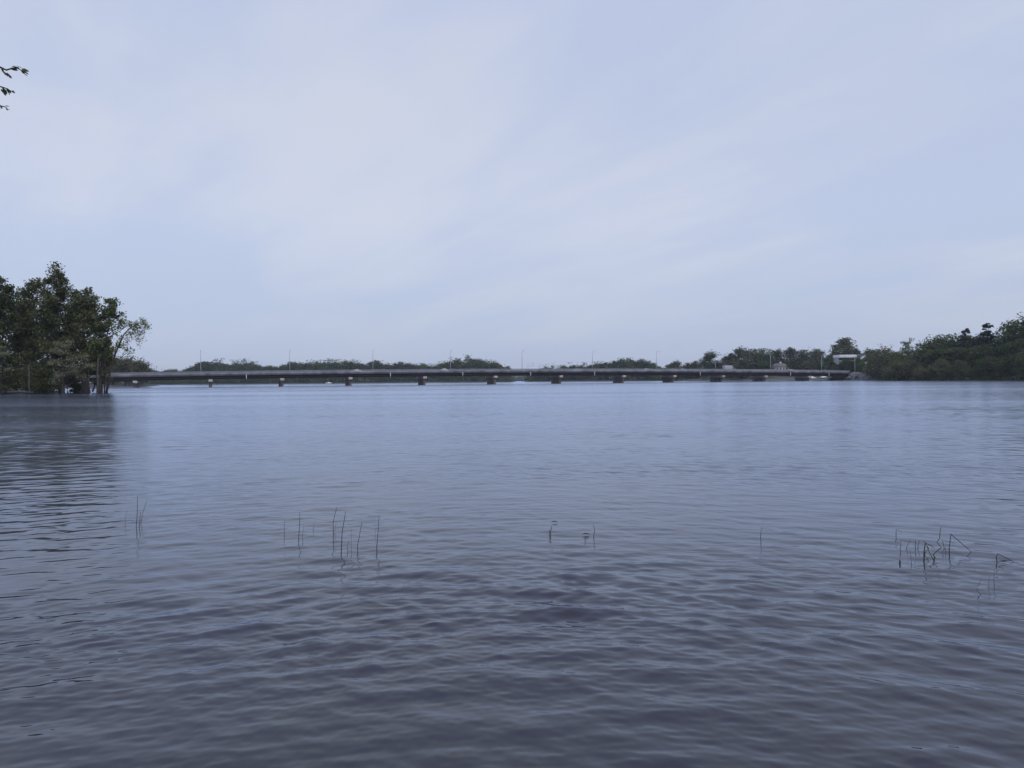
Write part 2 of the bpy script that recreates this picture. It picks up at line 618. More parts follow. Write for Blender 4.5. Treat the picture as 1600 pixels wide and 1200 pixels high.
# ------------------------------------------------------------------ water
def make_water():
    rng = np.random.RandomState(5)
    r = [0.8]
    while r[-1] < 2.4:
        r.append(r[-1] + 0.03)
    while r[-1] < 110:
        r.append(r[-1] * 1.0020 + 0.0006)
    while r[-1] < 2500:
        r.append(r[-1] * 1.035)
    r = np.array(r)
    fine = np.radians(np.linspace(-36, 36, 950))
    side = np.radians(np.linspace(36.6, 88, 60))
    th = np.concatenate([-side[::-1], fine, side])
    RR, TT = np.meshgrid(r, th, indexing='ij')
    X = RR * np.sin(TT)
    Y = RR * np.cos(TT)
    dr = np.gradient(r)[:, None]
    z = np.zeros_like(X)
    ox = np.zeros_like(X)
    oy = np.zeros_like(X)
    # calm and rough patches
    patch = np.zeros_like(X)
    for k in range(9):
        a = rng.uniform(-0.9, 0.9)
        w = rng.uniform(2.5, 12)
        patch += np.sin((X * math.sin(a) * 0.6 + Y * math.cos(a)) * 2 * PI / w + rng.uniform(0, 6.28))
    patch = np.clip(1.0 + 0.12 * patch, 0.5, 1.6)
    # choppier over the shallows by the shore, calmer further out
    chop = 0.60 + 1.5 * np.exp(-(RR / 5.2) ** 2)
    lost = np.zeros(len(r))
    bend = 0.075 * X * X / (1 + np.abs(X) / 6.0)
    nwav = 160
    lams = np.exp(rng.uniform(np.log(0.05), np.log(0.85), nwav))
    for lam in lams:
        # crests lie roughly across the view; the heading swings with x as the waves bend into the bay
        spread = 0.42 if lam > 0.4 else 0.62
        a0 = rng.normal(0, spread)
        k = 2 * PI / lam
        slope = 0.0125 * (1.0 if lam < 0.38 else (0.38 / lam) ** 0.8) * rng.uniform(0.6, 1.4)
        if lam < 0.13:
            slope *= 0.8
        amp = slope / k
        # slow warp of phase so crests stay short and uneven
        w1, w2 = rng.uniform(3, 8, 2) * max(lam, 0.35) ** 0.5
        p1, p2, p0 = rng.uniform(0, 6.28, 3)
        fade = np.clip((lam / np.maximum(dr[:, 0], 1e-6) - 3.0) / 3.0, 0, 1)
        lost += (0.47 * slope) ** 2 * (1 - fade ** 2) * 0.5
        nz_ = int((fade > 0).sum())
        if nz_ == 0:
            continue
        x, y = X[:nz_], Y[:nz_]
        warp = 1.3 * np.sin(x * 2 * PI / w1 + p1) + 1.1 * np.sin((y + 0.4 * x) * 2 * PI / w2 + p2)
        ph = k * (x * math.sin(a0) + (y + bend[:nz_]) * math.cos(a0)) + warp + p0
        e = 0.65 + 0.5 * np.sin(x * 2 * PI / (w1 * 1.7) + y * 2 * PI / (w2 * 2.1) + p2)
        ch = chop[:nz_] ** 1.15 if lam > 0.30 else chop[:nz_] ** 1.2
        A = amp * fade[:nz_, None] * patch[:nz_] * e * ch
        z[:nz_] += A * np.cos(ph)
        sn = 0.45 * A * np.sin(ph)
        ox[:nz_] -= sn * math.sin(a0)
        oy[:nz_] -= sn * math.cos(a0)
    V = np.stack([X + ox, Y + oy, z], -1).reshape(-1, 3)
    nr, nt_ = X.shape
    i = np.arange(nr * nt_).reshape(nr, nt_)
    q = np.stack([i[:-1, :-1], i[:-1, 1:], i[1:, 1:], i[1:, :-1]], -1).reshape(-1, 4)
    rip = np.repeat((0.09 + 0.20 * np.clip((r - 10) / 40, 0, 1))[:, None], nt_, 1).ravel()
    rough = np.sqrt(0.0012 + 0.42 * np.sqrt(lost))
    rough = np.repeat(np.minimum(rough, 0.15)[:, None], nt_, 1).ravel()
    me = mesh_from('water', V, [q], [M['water']], True, None, {'ripple': rip, 'rough': rough})
    o = link('water', me)
    o['kind'] = 'structure'
    return o


make_water()


# ------------------------------------------------------------------ trees
def leaf_quads(centers, size, rng, up_bias=0.4, aspect=0.6):
    n = len(centers)
    nrm = rng.normal(size=(n, 3))
    nrm[:, 2] += up_bias * np.sign(nrm[:, 2])
    nrm /= np.linalg.norm(nrm, axis=1)[:, None]
    a = rng.normal(size=(n, 3))
    a -= (a * nrm).sum(1)[:, None] * nrm
    a /= np.linalg.norm(a, axis=1)[:, None]
    b = np.cross(nrm, a)
    s = size * rng.uniform(0.6, 1.35, n)[:, None]
    V = np.stack([centers - a * s * 0.5, centers + b * s * 0.5 * aspect - a * s * 0.05, centers + a * s * 0.5, centers - b * s * 0.5 * aspect - a * s * 0.05], 1).reshape(-1, 3)
    q = np.arange(n * 4).reshape(n, 4)
    return V, q


def crown_points(rng, n, rx, ry, rz, lumps=5, lump_amp=0.28):
    d = rng.normal(size=(n, 3))
    d /= np.linalg.norm(d, axis=1)[:, None]
    rad = rng.uniform(0.15, 1, n) ** 0.45
    lobes = rng.normal(size=(lumps, 3))
    lobes /= np.linalg.norm(lobes, axis=1)[:, None]
    g = 1 + lump_amp * (np.maximum(d @ lobes.T, 0) ** 3).sum(1) - lump_amp * 0.5
    return d * (rad * g)[:, None] * np.array([rx, ry, rz])


def tree_meshes(rng, H, rx, cb=0.2, trunk_r=None, n_cl=45, n_leaf=90, leaf=0.35, lean=(0, 0), mat='leaf_dark', bark='bark',
                squash=0.75, clump=0.22, kind='broad', top_narrow=0.0, ry=None):
    """returns (trunk mesh, crown mesh) in local coordinates with the base at the origin"""
    trunk_r = trunk_r or H * 0.018
    ry = ry or rx * 0.9
    tk = MB()
    n = 9
    f = np.linspace(0, 1, n)
    wob = rng.normal(0, 0.012 * H, (n, 2)).cumsum(0) * 0.35
    path = np.stack([lean[0] * f ** 1.3 + wob[:, 0] * f, lean[1] * f ** 1.3 + wob[:, 1] * f, f * H * 0.86], 1)
    path[0, 2] = -0.6 * min(1, H / 6)
    rad = trunk_r * (1.25 * (1 - f) ** 1.2 + 0.10)
    rad[0] *= 1.35
    tk.tube(path, rad, 7)
    cz = H * (cb + 1) / 2
    rz = H * (1 - cb) / 2
    cl = MB()
    if kind == 'pine':
        pts, rs, sq = [], [], []
        z = H * 0.97
        lay = 0
        while z > H * cb:
            fr = 1 - (z / H)
            rr = rx * (0.30 + 1.15 * fr) * rng.uniform(0.6, 1.2)
            if lay == 0:
                rr = rx * 0.34
            m = max(3, int(4 + 5 * fr))
            a0 = rng.uniform(0, 6.28)
            for k in range(m):
                a = a0 + k * 2 * PI / m + rng.normal(0, 0.25)
                for s_ in (0.45, 0.95):
                    pts.append([math.cos(a) * rr * s_, math.sin(a) * rr * s_, z - H * 0.5 + rng.normal(0, 0.022 * H) + 0.10 * rr * s_])
                    rs.append(rr * 0.34)
            z -= H * rng.uniform(0.065, 0.11)
            lay += 1
        C = np.array(pts)
        C[:, 2] += H * 0.5
        rcl = np.array(rs)
        squash = 0.5
    else:
        C = crown_points(rng, n_cl, rx, ry, rz, 5, 0.13 if H == 1.0 else 0.28)
        if top_narrow:
            t = np.clip((C[:, 2] / rz + 0.2), 0, 1.2)
            C[:, :2] *= (1 - top_narrow * t)[:, None]
        C[:, 2] += cz
        rcl = rx * clump * rng.uniform(0.6, 1.35, len(C))
    # follow the lean
    ff = np.clip(C[:, 2] / H, 0, 1)
    C[:, 0] += lean[0] * ff ** 1.3
    C[:, 1] += lean[1] * ff ** 1.3
    C[:, 2] = np.maximum(C[:, 2], H * cb * 0.5)
    for i in range(len(C)):
        c = C[i]
        hd = np.hypot(c[0] - np.interp(c[2], path[:, 2], path[:, 0]), c[1] - np.interp(c[2], path[:, 2], path[:, 1]))
        h0 = max(0.12 * H, min(c[2] - hd * (0.15 if kind == 'pine' else 0.75), 0.84 * H))
        s = np.array([np.interp(h0, path[:, 2], path[:, 0]), np.interp(h0, path[:, 2], path[:, 1]), h0])
        mid = (s + c) / 2 + np.array([0, 0, -0.06 * hd]) + rng.normal(0, 0.04, 3) * hd
        t = np.linspace(0, 1, 5)[:, None]
        bez = (1 - t) ** 2 * s + 2 * t * (1 - t) * mid + t ** 2 * c
        r0 = min(trunk_r * 0.34, 0.022 * hd + 0.012 * H * 0.15)
        tk.tube(bez, np.linspace(r0, r0 * 0.22, 5), 5, False)
        m = max(6, int(n_leaf * rng.uniform(0.6, 1.4) * (0.5 if kind == 'pine' else 1)))
        g = np.clip(rng.normal(size=(m, 3)), -1.75, 1.75) * 0.62
        if kind == 'willow':
            g[:, 2] = -np.abs(g[:, 2]) * 1.5
        P = c + g * rcl[i] * np.array([1, 1, squash])
        V, q = leaf_quads(P, leaf, rng)
        tint = np.clip(rng.normal(0.45, 0.16) + rng.normal(0, 0.13, m), 0, 1)
        cl.add(V, q, None, np.repeat(tint, 4))
    tm = tk.mesh('trunk', [M[bark]], True)
    cm = cl.mesh('crown', [M[mat]], False, True)
    return tm, cm


def plant_tree(name, loc, tm, cm, label, cat, group, s=(1, 1, 1), rz=0.0):
    root = empty(name, loc, rz)
    root.scale = s
    link('trunk' if 'shrub' not in name else 'stem', tm, root)
    link('crown' if 'shrub' not in name else 'foliage', cm, root)
    tag(root, label, cat, group)
    return root


# ---- trees on the flooded left point (about 137 m away)
def left_tree(seed, bx, top, hw, Y, label, mat='leaf_dark', cb=0.15, lean_px=0, trunk_px=4, n_cl=85, n_leaf=130, leaf=0.40, kind='broad',
              top_narrow=0.25, name='broadleaf_tree', cat='tree', bark='bark', squash=0.75, clump=0.24, group='trees on the flooded left point'):
    rng = np.random.RandomState(seed)
    b = at(bx, 600, Y)
    z0 = max(ground(b.x, b.y), -0.9)
    topz = at(bx, top, Y).z
    H = topz - z0
    tm, cm = tree_meshes(rng, H, hw * Y / F, cb, trunk_px * Y / F / 2, n_cl, n_leaf, leaf, (lean_px * Y / F, 0), mat, bark, squash, clump, kind, top_narrow)
    return plant_tree(name, (b.x, b.y, z0), tm, cm, label, cat, group)


left_tree(101, -52, 418, 46, 150, 'tall dark tree cut off by the left edge of the photo', n_cl=100)
left_tree(102, 4, 424, 30, 140, 'dark leafy tree at the far left, third highest crown of the left point')
left_tree(103, 52, 427, 32, 145, 'broad dark green tree left of the tallest tree on the left point', n_cl=100)
left_tree(104, 96, 416, 31, 138, 'tallest tree on the left point, with a narrow ragged top', lean_px=-6, trunk_px=6, top_narrow=0.5, n_cl=100)
left_tree(105, 134, 436, 27, 137, 'tree with the thickest dark trunk standing in the water on the left point', lean_px=-6, trunk_px=10, n_cl=95, top_narrow=0.3, cb=0.25)
left_tree(106, 154, 455, 29, 136, 'lighter green tree with airy rounded crown, right of the thick dark trunk', 'leaf_mid', cb=0.30, lean_px=22, trunk_px=4.5, n_cl=58, n_leaf=80, top_narrow=0.25, clump=0.24)
left_tree(108, 98, 532, 31, 131, 'small pale grey green willow in front of the dark trees on the left point', 'leaf_pale', cb=0.26, trunk_px=4, n_cl=34, n_leaf=90, leaf=0.26, kind='broad', name='willow_tree', top_narrow=0.45, squash=0.5, clump=0.26)
left_tree(109, 0, 535, 22, 130, 'low pale willow at the left edge of the photo', 'leaf_pale', cb=0.2, trunk_px=4, n_cl=26, n_leaf=80, leaf=0.26, kind='broad', squash=0.5, name='willow_tree', top_narrow=0.3, clump=0.24)
left_tree(110, 24, 462, 34, 158, 'dim tree behind the front trees at the far left', cb=0.05, n_cl=90)
left_tree(111, 76, 470, 34, 160, 'shaded tree filling the gap left of the tallest tree', cb=0.04, n_cl=90)
left_tree(112, 118, 486, 26, 152, 'shaded tree filling the gap between the tallest tree and the thick trunk', cb=0.04, n_cl=80)
left_tree(113, 158, 512, 20, 146, 'low shaded tree under the airy light green crown', cb=0.06, n_cl=60)
for k, (bx, top, hw, Y, lab) in enumerate((
        (8, 568, 26, 131, 'dark shrub on the mud at the left edge, under the low pale willow'),
        (46, 560, 27, 133, 'dark shrub between the two pale willows'),
        (72, 575, 18, 134, 'small dark shrub just left of the larger pale willow'),
        (118, 578, 12, 142, 'dark shrub left of the thickest trunk at the waterline'),
        (-45, 560, 34, 131, 'dark shrub cut off by the left edge of the photo'))):
    left_tree(130 + k, bx, top, hw, Y, lab, 'leaf_dark', cb=0.0, trunk_px=1.5, n_cl=36, n_leaf=80, leaf=0.3, name='shrub', cat='shrub', top_narrow=0, group='shrubs on the left point', clump=0.3)


def leaning_tree():
    Y = 135.0
    rng = np.random.RandomState(77)
    base = at(166, 613.5, Y)
    base.z = -0.3
    root = empty('leaning_tree', base)
    tag(root, 'slender tree leaning out over the water with a drooping tip, beside the bare trunks', 'tree', 'trees on the flooded left point')

    def L(px, py, dy=0.0):
        p = at(px, py, Y + dy)
        return np.array(p) - np.array(base)
    pts = np.array([L(166, 616), L(172, 580), L(180, 553), L(187, 537), L(194, 522), L(203, 513), L(214, 507), L(222, 503)])
    tk = MB()
    tk.tube(pts, np.linspace(0.20, 0.03, len(pts)), 7)
    cl = MB()
    tips = [((200, 516), (205, 532)), ((205, 512), (213, 528)), ((210, 509), (221, 531)), ((214, 507), (225, 521)), ((218, 505), (230, 513)),
            ((222, 503), (233, 513)), ((212, 508), (208, 518)), ((222, 503), (222, 503)), ((196, 520), (199, 541)), ((203, 513), (202, 508)),
            ((212, 508), (217, 541)), ((187, 537), (196, 549)), ((210, 509), (212, 505)), ((183, 545), (176, 552)), ((191, 528), (184, 533))]
    for (a, b) in tips:
        for rep in range(2):
            dy = rng.normal(0, 1.4)
            pa, pb = L(*a), L(b[0] + rng.normal(0, 1.5), b[1] + rng.normal(0, 1.5), dy)
            t = np.linspace(0, 1, 5)[:, None]
            mid = (pa + pb) / 2 + np.array([0.25, 0, 0.35])
            bez = (1 - t) ** 2 * pa + 2 * t * (1 - t) * mid + t ** 2 * pb
            tk.tube(bez, np.linspace(0.035, 0.012, 5), 4, False)
            m = 46
            u = rng.uniform(0.2, 1.1, m)[:, None]
            P = (1 - u) ** 2 * pa + 2 * u * (1 - u) * mid + u ** 2 * pb + rng.normal(0, 0.27, (m, 3))
            V, q = leaf_quads(P, 0.27, rng)
            cl.add(V, q, None, np.repeat(np.clip(rng.normal(0.6, 0.2, m), 0, 1), 4))
    tk.build('trunk', M['bark'], root, True)
    cl.build('crown', M['leaf_mid'], root, False, True)


leaning_tree()


def stick(name, pix, Y, r0, label, cat, group, mat='bark'):
    base = at(pix[0][0], pix[0][1], Y)
    pts = np.array([np.array(at(a, b, Y)) - np.array(base) for a, b in pix])
    rng = np.random.RandomState(int(pix[0][0]))
    mb = MB()
    mb.tube(pts, np.linspace(r0, r0 * 0.55, len(pts)), 7)
    o = mb.build(name, M[mat], None, True)
    o.location = base
    return tag(o, label, cat, group)


stick('bare_trunk', [(152.5, 617), (153, 600), (152, 585), (153.5, 560)], 134.5, 0.21, 'straight bare trunk in the water between the thick trunk and the leaning tree', 'tree trunk', 'bare trunks in the flooded shallows', 'bark_pale')
stick('bare_trunk', [(163, 616), (163.5, 602), (165, 588), (164, 566)], 136.0, 0.13, 'thin upright trunk just left of the leaning tree', 'tree trunk', 'bare trunks in the flooded shallows')
stick('bare_trunk', [(144.5, 612), (147.5, 604), (150, 597), (154, 585)], 139.0, 0.16, 'short slanted trunk right of the thickest trunk on the left point', 'tree trunk', 'bare trunks in the flooded shallows')
stick('bare_trunk', [(46, 614), (45, 600), (46, 588), (44, 570)], 130.5, 0.17, 'grey bare trunk on the mud between the two pale willows', 'tree trunk', 'bare trunks in the flooded shallows', 'bark_pale')
stick('driftwood_log', [(12, 613.0), (25, 612.2), (38, 612.6), (52, 613.4)], 129.0, 0.20, 'pale driftwood log along the muddy edge of the left point', 'log', None, 'bark_pale')

# ---- library of mid and far trees, unit height 1
LIB = {}


def lib(key, count, **kw):
    LIB[key] = []
    for i in range(count):
        rng = np.random.RandomState(hash_seed(key) + i)
        LIB[key].append(tree_meshes(rng, 1.0, **{k: (v(rng) if callable(v) else v) for k, v in kw.items()}))


def hash_seed(s):
    return sum(ord(c) * (i + 3) for i, c in enumerate(s)) % 100000


lib('mid', 7, rx=lambda r: r.uniform(0.32, 0.42), cb=0.05, n_cl=56, n_leaf=85, leaf=0.050, mat='leaf_far', clump=0.36, top_narrow=0.15)
lib('olive', 3, rx=lambda r: r.uniform(0.34, 0.42), cb=0.08, n_cl=56, n_leaf=85, leaf=0.050, mat='leaf_olive', clump=0.36, top_narrow=0.15)
lib('dark', 3, rx=lambda r: r.uniform(0.30, 0.38), cb=0.05, n_cl=60, n_leaf=85, leaf=0.050, mat='leaf_dark', clump=0.33, top_narrow=0.2)
lib('airy', 2, rx=0.30, cb=0.30, n_cl=30, n_leaf=46, leaf=0.040, mat='leaf_mid', clump=0.22, top_narrow=0.1)
lib('pine', 2, rx=0.24, cb=0.25, n_leaf=110, leaf=0.045, mat='needle', kind='pine', trunk_r=0.012)
lib('far', 8, rx=lambda r: r.uniform(0.36, 0.50), cb=0.0, n_cl=48, n_leaf=90, leaf=0.070, mat='leaf_far', clump=0.38, top_narrow=0.15)
lib('bush', 4, rx=lambda r: r.uniform(0.55, 0.8), cb=0.0, n_cl=36, n_leaf=80, leaf=0.075, mat='leaf_olive', clump=0.36, top_narrow=0)
lib('dbush', 3, rx=lambda r: r.uniform(0.55, 0.8), cb=0.0, n_cl=36, n_leaf=80, leaf=0.075, mat='leaf_far', clump=0.36, top_narrow=0)
_rt = random.Random(9)


def lib_tree(key, px, top, Y, label, cat='tree', group=None, name=None, wide=1.0, idx=None, base_z=None):
    b = at(px, 600, Y)
    z0 = ground(b.x, b.y) if base_z is None else base_z
    H = at(px, top, Y).z - z0
    tm, cm = LIB[key][idx if idx is not None else _rt.randrange(len(LIB[key]))]
    name = name or {'pine': 'pine_tree', 'bush': 'shrub', 'dbush': 'shrub'}.get(key, 'broadleaf_tree')
    o = plant_tree(name, (b.x, b.y, z0 - 0.02 * H), tm, cm, label, cat, group, (H * wide * _rt.uniform(0.92, 1.08), H * wide, H * 1.02), _rt.uniform(0, 6.28))
    o['px'] = px
    return o


# ---- right wooded shore
G1 = 'trees on the right wooded shore'
right_list = [
    ('mid', 1347, 566, 430, 'small tree at the end of the bridge, under the dark tree beside the white roof'),
    ('dark', 1362, 544, 470, 'dark blue green tree right of the white roofed building, at the bridge end', ),
    ('olive', 1384, 540, 395, 'broad olive tree at the left end of the right wooded shore', ),
    ('mid', 1402, 549, 375, 'low green tree between the broad olive tree and the wispy topped trees'),
    ('airy', 1418, 533, 385, 'wispy open topped tree on the right shore, left of its twin'),
    ('airy', 1431, 531, 382, 'slightly taller wispy open topped tree on the right shore, right of its twin'),
    ('mid', 1448, 537, 372, 'round topped tree just right of the two wispy trees on the right shore'),
    ('mid', 1469, 525, 365, 'first of two equal rounded trees rising left of the ragged pine'),
    ('mid', 1490, 526, 362, 'second of two equal rounded trees rising left of the ragged pine'),
    ('pine', 1509, 516, 356, 'ragged thin pine with a broken top, left of the flat topped pine'),
    ('dark', 1527, 521, 352, 'dark tree between the two pines on the right shore'),
    ('pine', 1543, 508, 345, 'flat topped pine standing above the right wooded shore'),
    ('mid', 1562, 522, 345, 'tree in the dip right of the flat topped pine'),
    ('airy', 1575, 511, 338, 'airy tree second from the right edge of the photo'),
    ('mid', 1597, 496, 330, 'tallest tree of the right shore, cut by the right edge of the photo'),
    ('mid', 1630, 490, 325, 'tall tree just outside the right edge of the photo'),
    ('mid', 1668, 480, 320, 'large tree further outside the right edge of the photo'),
]
for row in right_list:
    lib_tree(row[0], row[1], row[2], row[3], row[4], 'tree', G1, wide=1.15 if row[0] not in ('pine', 'airy') else 1.0)
front = [('olive', 1404, 562, 352), ('bush', 1422, 556, 350), ('mid', 1440, 553, 347), ('olive', 1456, 548, 343), ('mid', 1474, 546, 338), ('dark', 1492, 543, 334),
         ('mid', 1510, 546, 330), ('dark', 1528, 542, 326), ('mid', 1546, 537, 322), ('dark', 1562, 546, 316), ('mid', 1580, 536, 312), ('dark', 1600, 528, 308), ('mid', 1625, 522, 300)]
for i, (k, px, top, Y) in enumerate(front):
    lib_tree(k if k != 'bush' else 'olive', px, top, Y, 'mid height tree on the right wooded slope, %s from the left in its row' % ORD[i], 'tree', 'middle row of trees on the right shore', wide=1.25)
low = [('bush', 1397, 573, 346), ('bush', 1409, 566, 345), ('olive', 1424, 563, 342), ('bush', 1441, 575, 337), ('bush', 1456, 569, 334), ('dark', 1472, 560, 329), ('bush', 1487, 577, 325),
       ('dark', 1503, 563, 321), ('dbush', 1519, 576, 315), ('mid', 1533, 562, 311), ('dark', 1549, 556, 306), ('bush', 1563, 577, 303), ('mid', 1579, 555, 300), ('dark', 1599, 550, 294), ('dbush', 1620, 560, 290)]


def edge_Y(px, inland=1.5):
    Y = 330.0
    for _ in range(20):
        X = (160 + (347 - Y) * 0.207) if Y > 318 else (166 + (318 - Y) * 0.353)
        Y = (X + inland) / ((px - 800) / F)
    return Y


for i, (k, px, top, Y) in enumerate(low):
    Y = edge_Y(px)
    lib_tree(k, px, top, Y, ('waterside shrub below the right wooded shore, %s from the left of its row' if 'bush' in k else 'low spreading tree at the water edge, right shore, %s from left of its row') % ORD[i], 'shrub' if 'bush' in k else 'tree', 'shrubs and low trees along the water on the right shore', wide=1.15)
for i, (k, px, top, Y) in enumerate([('dbush', 1350, 577, 420), ('bush', 1361, 573, 413), ('dbush', 1372, 570, 405), ('bush', 1383, 566, 400), ('dbush', 1392, 572, 392)]):
    lib_tree(k, px, top, Y, 'shrub on the bank right of the bridge abutment, %s from the left' % ORD[i], 'shrub', 'shrubs beside the bridge abutment', wide=1.1)

# ---- wood behind the right part of the bridge
G2 = 'trees behind the right half of the bridge'
behind = [
    ('dark', 1044, 569, 660, 'small round tree behind the bridge, just right of the seventh lamp post'),
    ('dark', 1056, 563, 650, 'rounded dark free standing tree behind the bridge, before the eighth lamp post'),
    ('olive', 1074, 566, 640, 'low olive tree between the free standing rounded tree and the dome shaped tree'),
    ('olive', 1088, 563, 640, 'olive tree touching the left side of the dome shaped tree behind the eighth lamp post'),
    ('mid', 1110, 551, 600, 'dome shaped tree behind the eighth lamp post'),
    ('mid', 1130, 562, 610, 'low tree behind the pale van, between the dome shaped tree and the taller trees'),
    ('dark', 1141, 551, 590, 'left one of a pair of tall dark trees right of the pale van'),
    ('dark', 1159, 542, 580, 'right and taller one of a pair of dark trees right of the pale van'),
    ('mid', 1178, 546, 585, 'rounded tree immediately left of the ninth lamp post'),
    ('mid', 1194, 547, 590, 'tree behind the ninth lamp post, left side'),
    ('dark', 1213, 545, 600, 'dark tree behind the ninth lamp post, right side'),
    ('dark', 1235, 542, 600, 'dark tree rising behind the roof of the grey house'),
    ('mid', 1255, 547, 590, 'tree on the skyline midway between the ninth and tenth lamp posts'),
    ('olive', 1275, 544, 580, 'olive tree just left of the tenth lamp post'),
    ('mid', 1293, 556, 540, 'low tree between the tenth lamp post and the tallest dark tree'),
    ('dark', 1316, 528, 560, 'tallest dark round tree, behind the white roofed building'),
    ('dark', 1337, 544, 550, 'dark tree behind the right end of the white roof'),
    ('mid', 1359, 557, 436, 'small tree in the gap between the white roofed building and the right shore'),
]
for row in behind:
    lib_tree(*row, cat='tree', group=G2, wide=1.2)
frontb = [('olive', 1142, 566, 560), ('dark', 1160, 560, 548), ('olive', 1178, 563, 540), ('mid', 1196, 566, 530), ('mid', 1243, 559, 520), ('olive', 1262, 563, 512), ('mid', 1280, 564, 500), ('dark', 1298, 563, 480), ('olive', 1315, 564.5, 462), ('mid', 1325, 559.6, 458), ('mid', 1337, 560, 452)]
for i, (k, px, top, Y) in enumerate(frontb):
    lib_tree(k, px, top, Y, 'lower tree in front of the skyline trees beyond the bridge end, %s from left' % ORD[i], 'tree', 'lower trees behind the right part of the bridge', wide=1.3)

# ---- near left bank trees behind the bridge
for i, (k, px, top, Y, lab) in enumerate((
        ('olive', 196, 556, 415, 'olive tree behind the left end of the bridge, half hidden by the leaning tree'),
        ('olive', 211, 559, 425, 'rounded olive tree behind the bridge just right of the leaning tree'),
        ('mid', 222, 571, 455, 'small tree at the right end of the near left bank behind the bridge'),
        ('mid', 176, 556, 420, 'tree behind the bridge seen through the bare trunks on the left'),
        ('mid', 150, 554, 425, 'tree behind the thick trunk, on the bank beyond the bridge'))):
    lib_tree(k, px, top, Y, lab, 'tree', 'trees on the near left bank', wide=1.2)

# ---- far wood behind the bridge: skyline profile of the photograph
LAMPS = [314, 453, 583, 704, 816, 926, 1026, 1118, 1204, 1284, 1338]
prof = [(120, 572), (228, 574), (238, 578), (250, 580), (262, 577), (276, 575), (286, 580), (300, 573), (315, 568), (330, 566), (345, 566), (362, 567), (375, 567),
        (385, 565), (395, 568), (412, 572), (425, 573), (438, 572), (455, 567), (470, 566), (490, 565), (510, 566), (530, 565), (550, 566), (568, 568), (584, 564), (596, 569),
        (612, 571), (627, 567), (640, 569), (655, 570), (668, 570), (682, 571), (696, 566), (712, 563), (728, 560), (745, 560), (758, 564), (773, 565), (784, 571), (793, 575)]
prof2 = [(828, 580), (838, 577), (850, 576), (858, 573), (870, 575), (878, 571), (892, 573), (906, 570), (920, 570), (935, 567), (948, 565), (962, 563), (978, 560), (994, 562), (1010, 564), (1021, 568), (1032, 573), (1040, 576)]


def far_row(prof, Yf, group, what, seed):
    rr = random.Random(seed)
    xs = [p[0] for p in prof]
    ys = [p[1] for p in prof]
    out = []
    x = xs[0] + 2
    while x < xs[-1]:
        top = float(np.interp(x, xs, ys)) + rr.uniform(-0.8, 1.2)
        out.append((x, top, Yf(x) + rr.uniform(0, 14)))
        x += rr.uniform(6.5, 11.0)
    by = {}
    for (x, top, Y) in out:
        by.setdefault(sum(1 for l in LAMPS if l < x), []).append((x, top, Y))
    for k, rows in by.items():
        if k == 0:
            wh = 'left of the first lamp post'
        else:
            wh = 'between the %s and %s lamp posts' % (ORD[k - 1], ORD[k])
        for i, (x, top, Y) in enumerate(rows):
            lab = '%s %s, %s from left' % (what, wh, ORD[i])
            key = 'far' if rr.random() > 0.08 else 'dark'
            lib_tree(key, x, top, Y, lab, 'tree', group, name='far_tree', wide=1.0)


far_row(prof[1:], lambda x: 835 - (x - 200) * 0.07, 'trees of the far left shore', 'far shore tree', 1)
far_row(prof2, lambda x: 785, 'trees of the far middle shore', 'far shore tree', 2)


# undergrowth and second rows that read as one mass
def mass(name, label, rows, mat, seed, leaf, n_per, group=None):
    rng = np.random.RandomState(seed)
    mb = MB()
    for (px0, px1, Y0, Y1, h, stepm) in rows:
        a, b = at(px0, 600, Y0), at(px1, 600, Y1)
        L = math.hypot(b.x - a.x, b.y - a.y)
        n = max(2, int(L / stepm))
        for i in range(n):
            f = (i + rng.uniform(0, 1)) / n
            x = a.x + (b.x - a.x) * f
            y = a.y + (b.y - a.y) * f + rng.uniform(-3, 5)
            g = max(ground(x, y), -0.3)
            hh = h * rng.uniform(0.40, 1.25)
            P = np.clip(rng.normal(size=(n_per, 3)), -1.8, 1.8) * np.array([stepm * 0.55, stepm * 0.5, hh * 0.36]) + np.array([x, y, g + hh * 0.48])
            P[:, 2] = np.clip(P[:, 2], g + 0.05, g + hh * 1.1)
            V, q = leaf_quads(P, leaf, rng)
            mb.add(V, q, None, np.repeat(np.clip(rng.normal(0.45, 0.25) + rng.normal(0, 0.12, n_per), 0, 1), 4))
    o = mb.build(name, M[mat], None, False, True)
    o['kind'] = 'stuff'
    o['label'] = label
    o['category'] = 'undergrowth'
    return o


mass('far_undergrowth', 'dark undergrowth and wood along the far shore under the bridge deck',
     [(140, 470, 829, 808, 8, 3.5), (470, 806, 806, 771, 8, 3.5), (130, 500, 855, 826, 13, 5), (500, 780, 826, 800, 13, 5), (821, 1030, 786, 792, 8, 3.5), (826, 1025, 810, 815, 13, 5),
      (1020, 1100, 690, 640, 6, 3)], 'leaf_far', 41, 1.3, 110)
mass('distant_wood', 'bluish far wood closing the gap between the two far shores under the bridge',
     [(740, 900, 1506, 1503, 12, 4), (740, 900, 1525, 1525, 15, 4)], 'leaf_far', 45, 2.0, 120)
mass('right_undergrowth', 'undergrowth between the trees of the right wooded shore',
     [(1395, 1450, edge_Y(1395, 0.5), edge_Y(1450, 0.5), 2.0, 2.0), (1450, 1530, edge_Y(1450, 0.5), edge_Y(1530, 0.5), 2.0, 2.0), (1530, 1640, edge_Y(1530, 0.5), edge_Y(1640, 0.5), 2.0, 2.0), (1395, 1640, 351, 296, 4.5, 2.2), (1395, 1640, 362, 312, 9, 3.2), (1395, 1650, 380, 330, 12, 4), (1350, 1400, 418, 398, 4, 2), (1345, 1400, 440, 420, 8, 3)], 'leaf_far', 42, 0.6, 90)
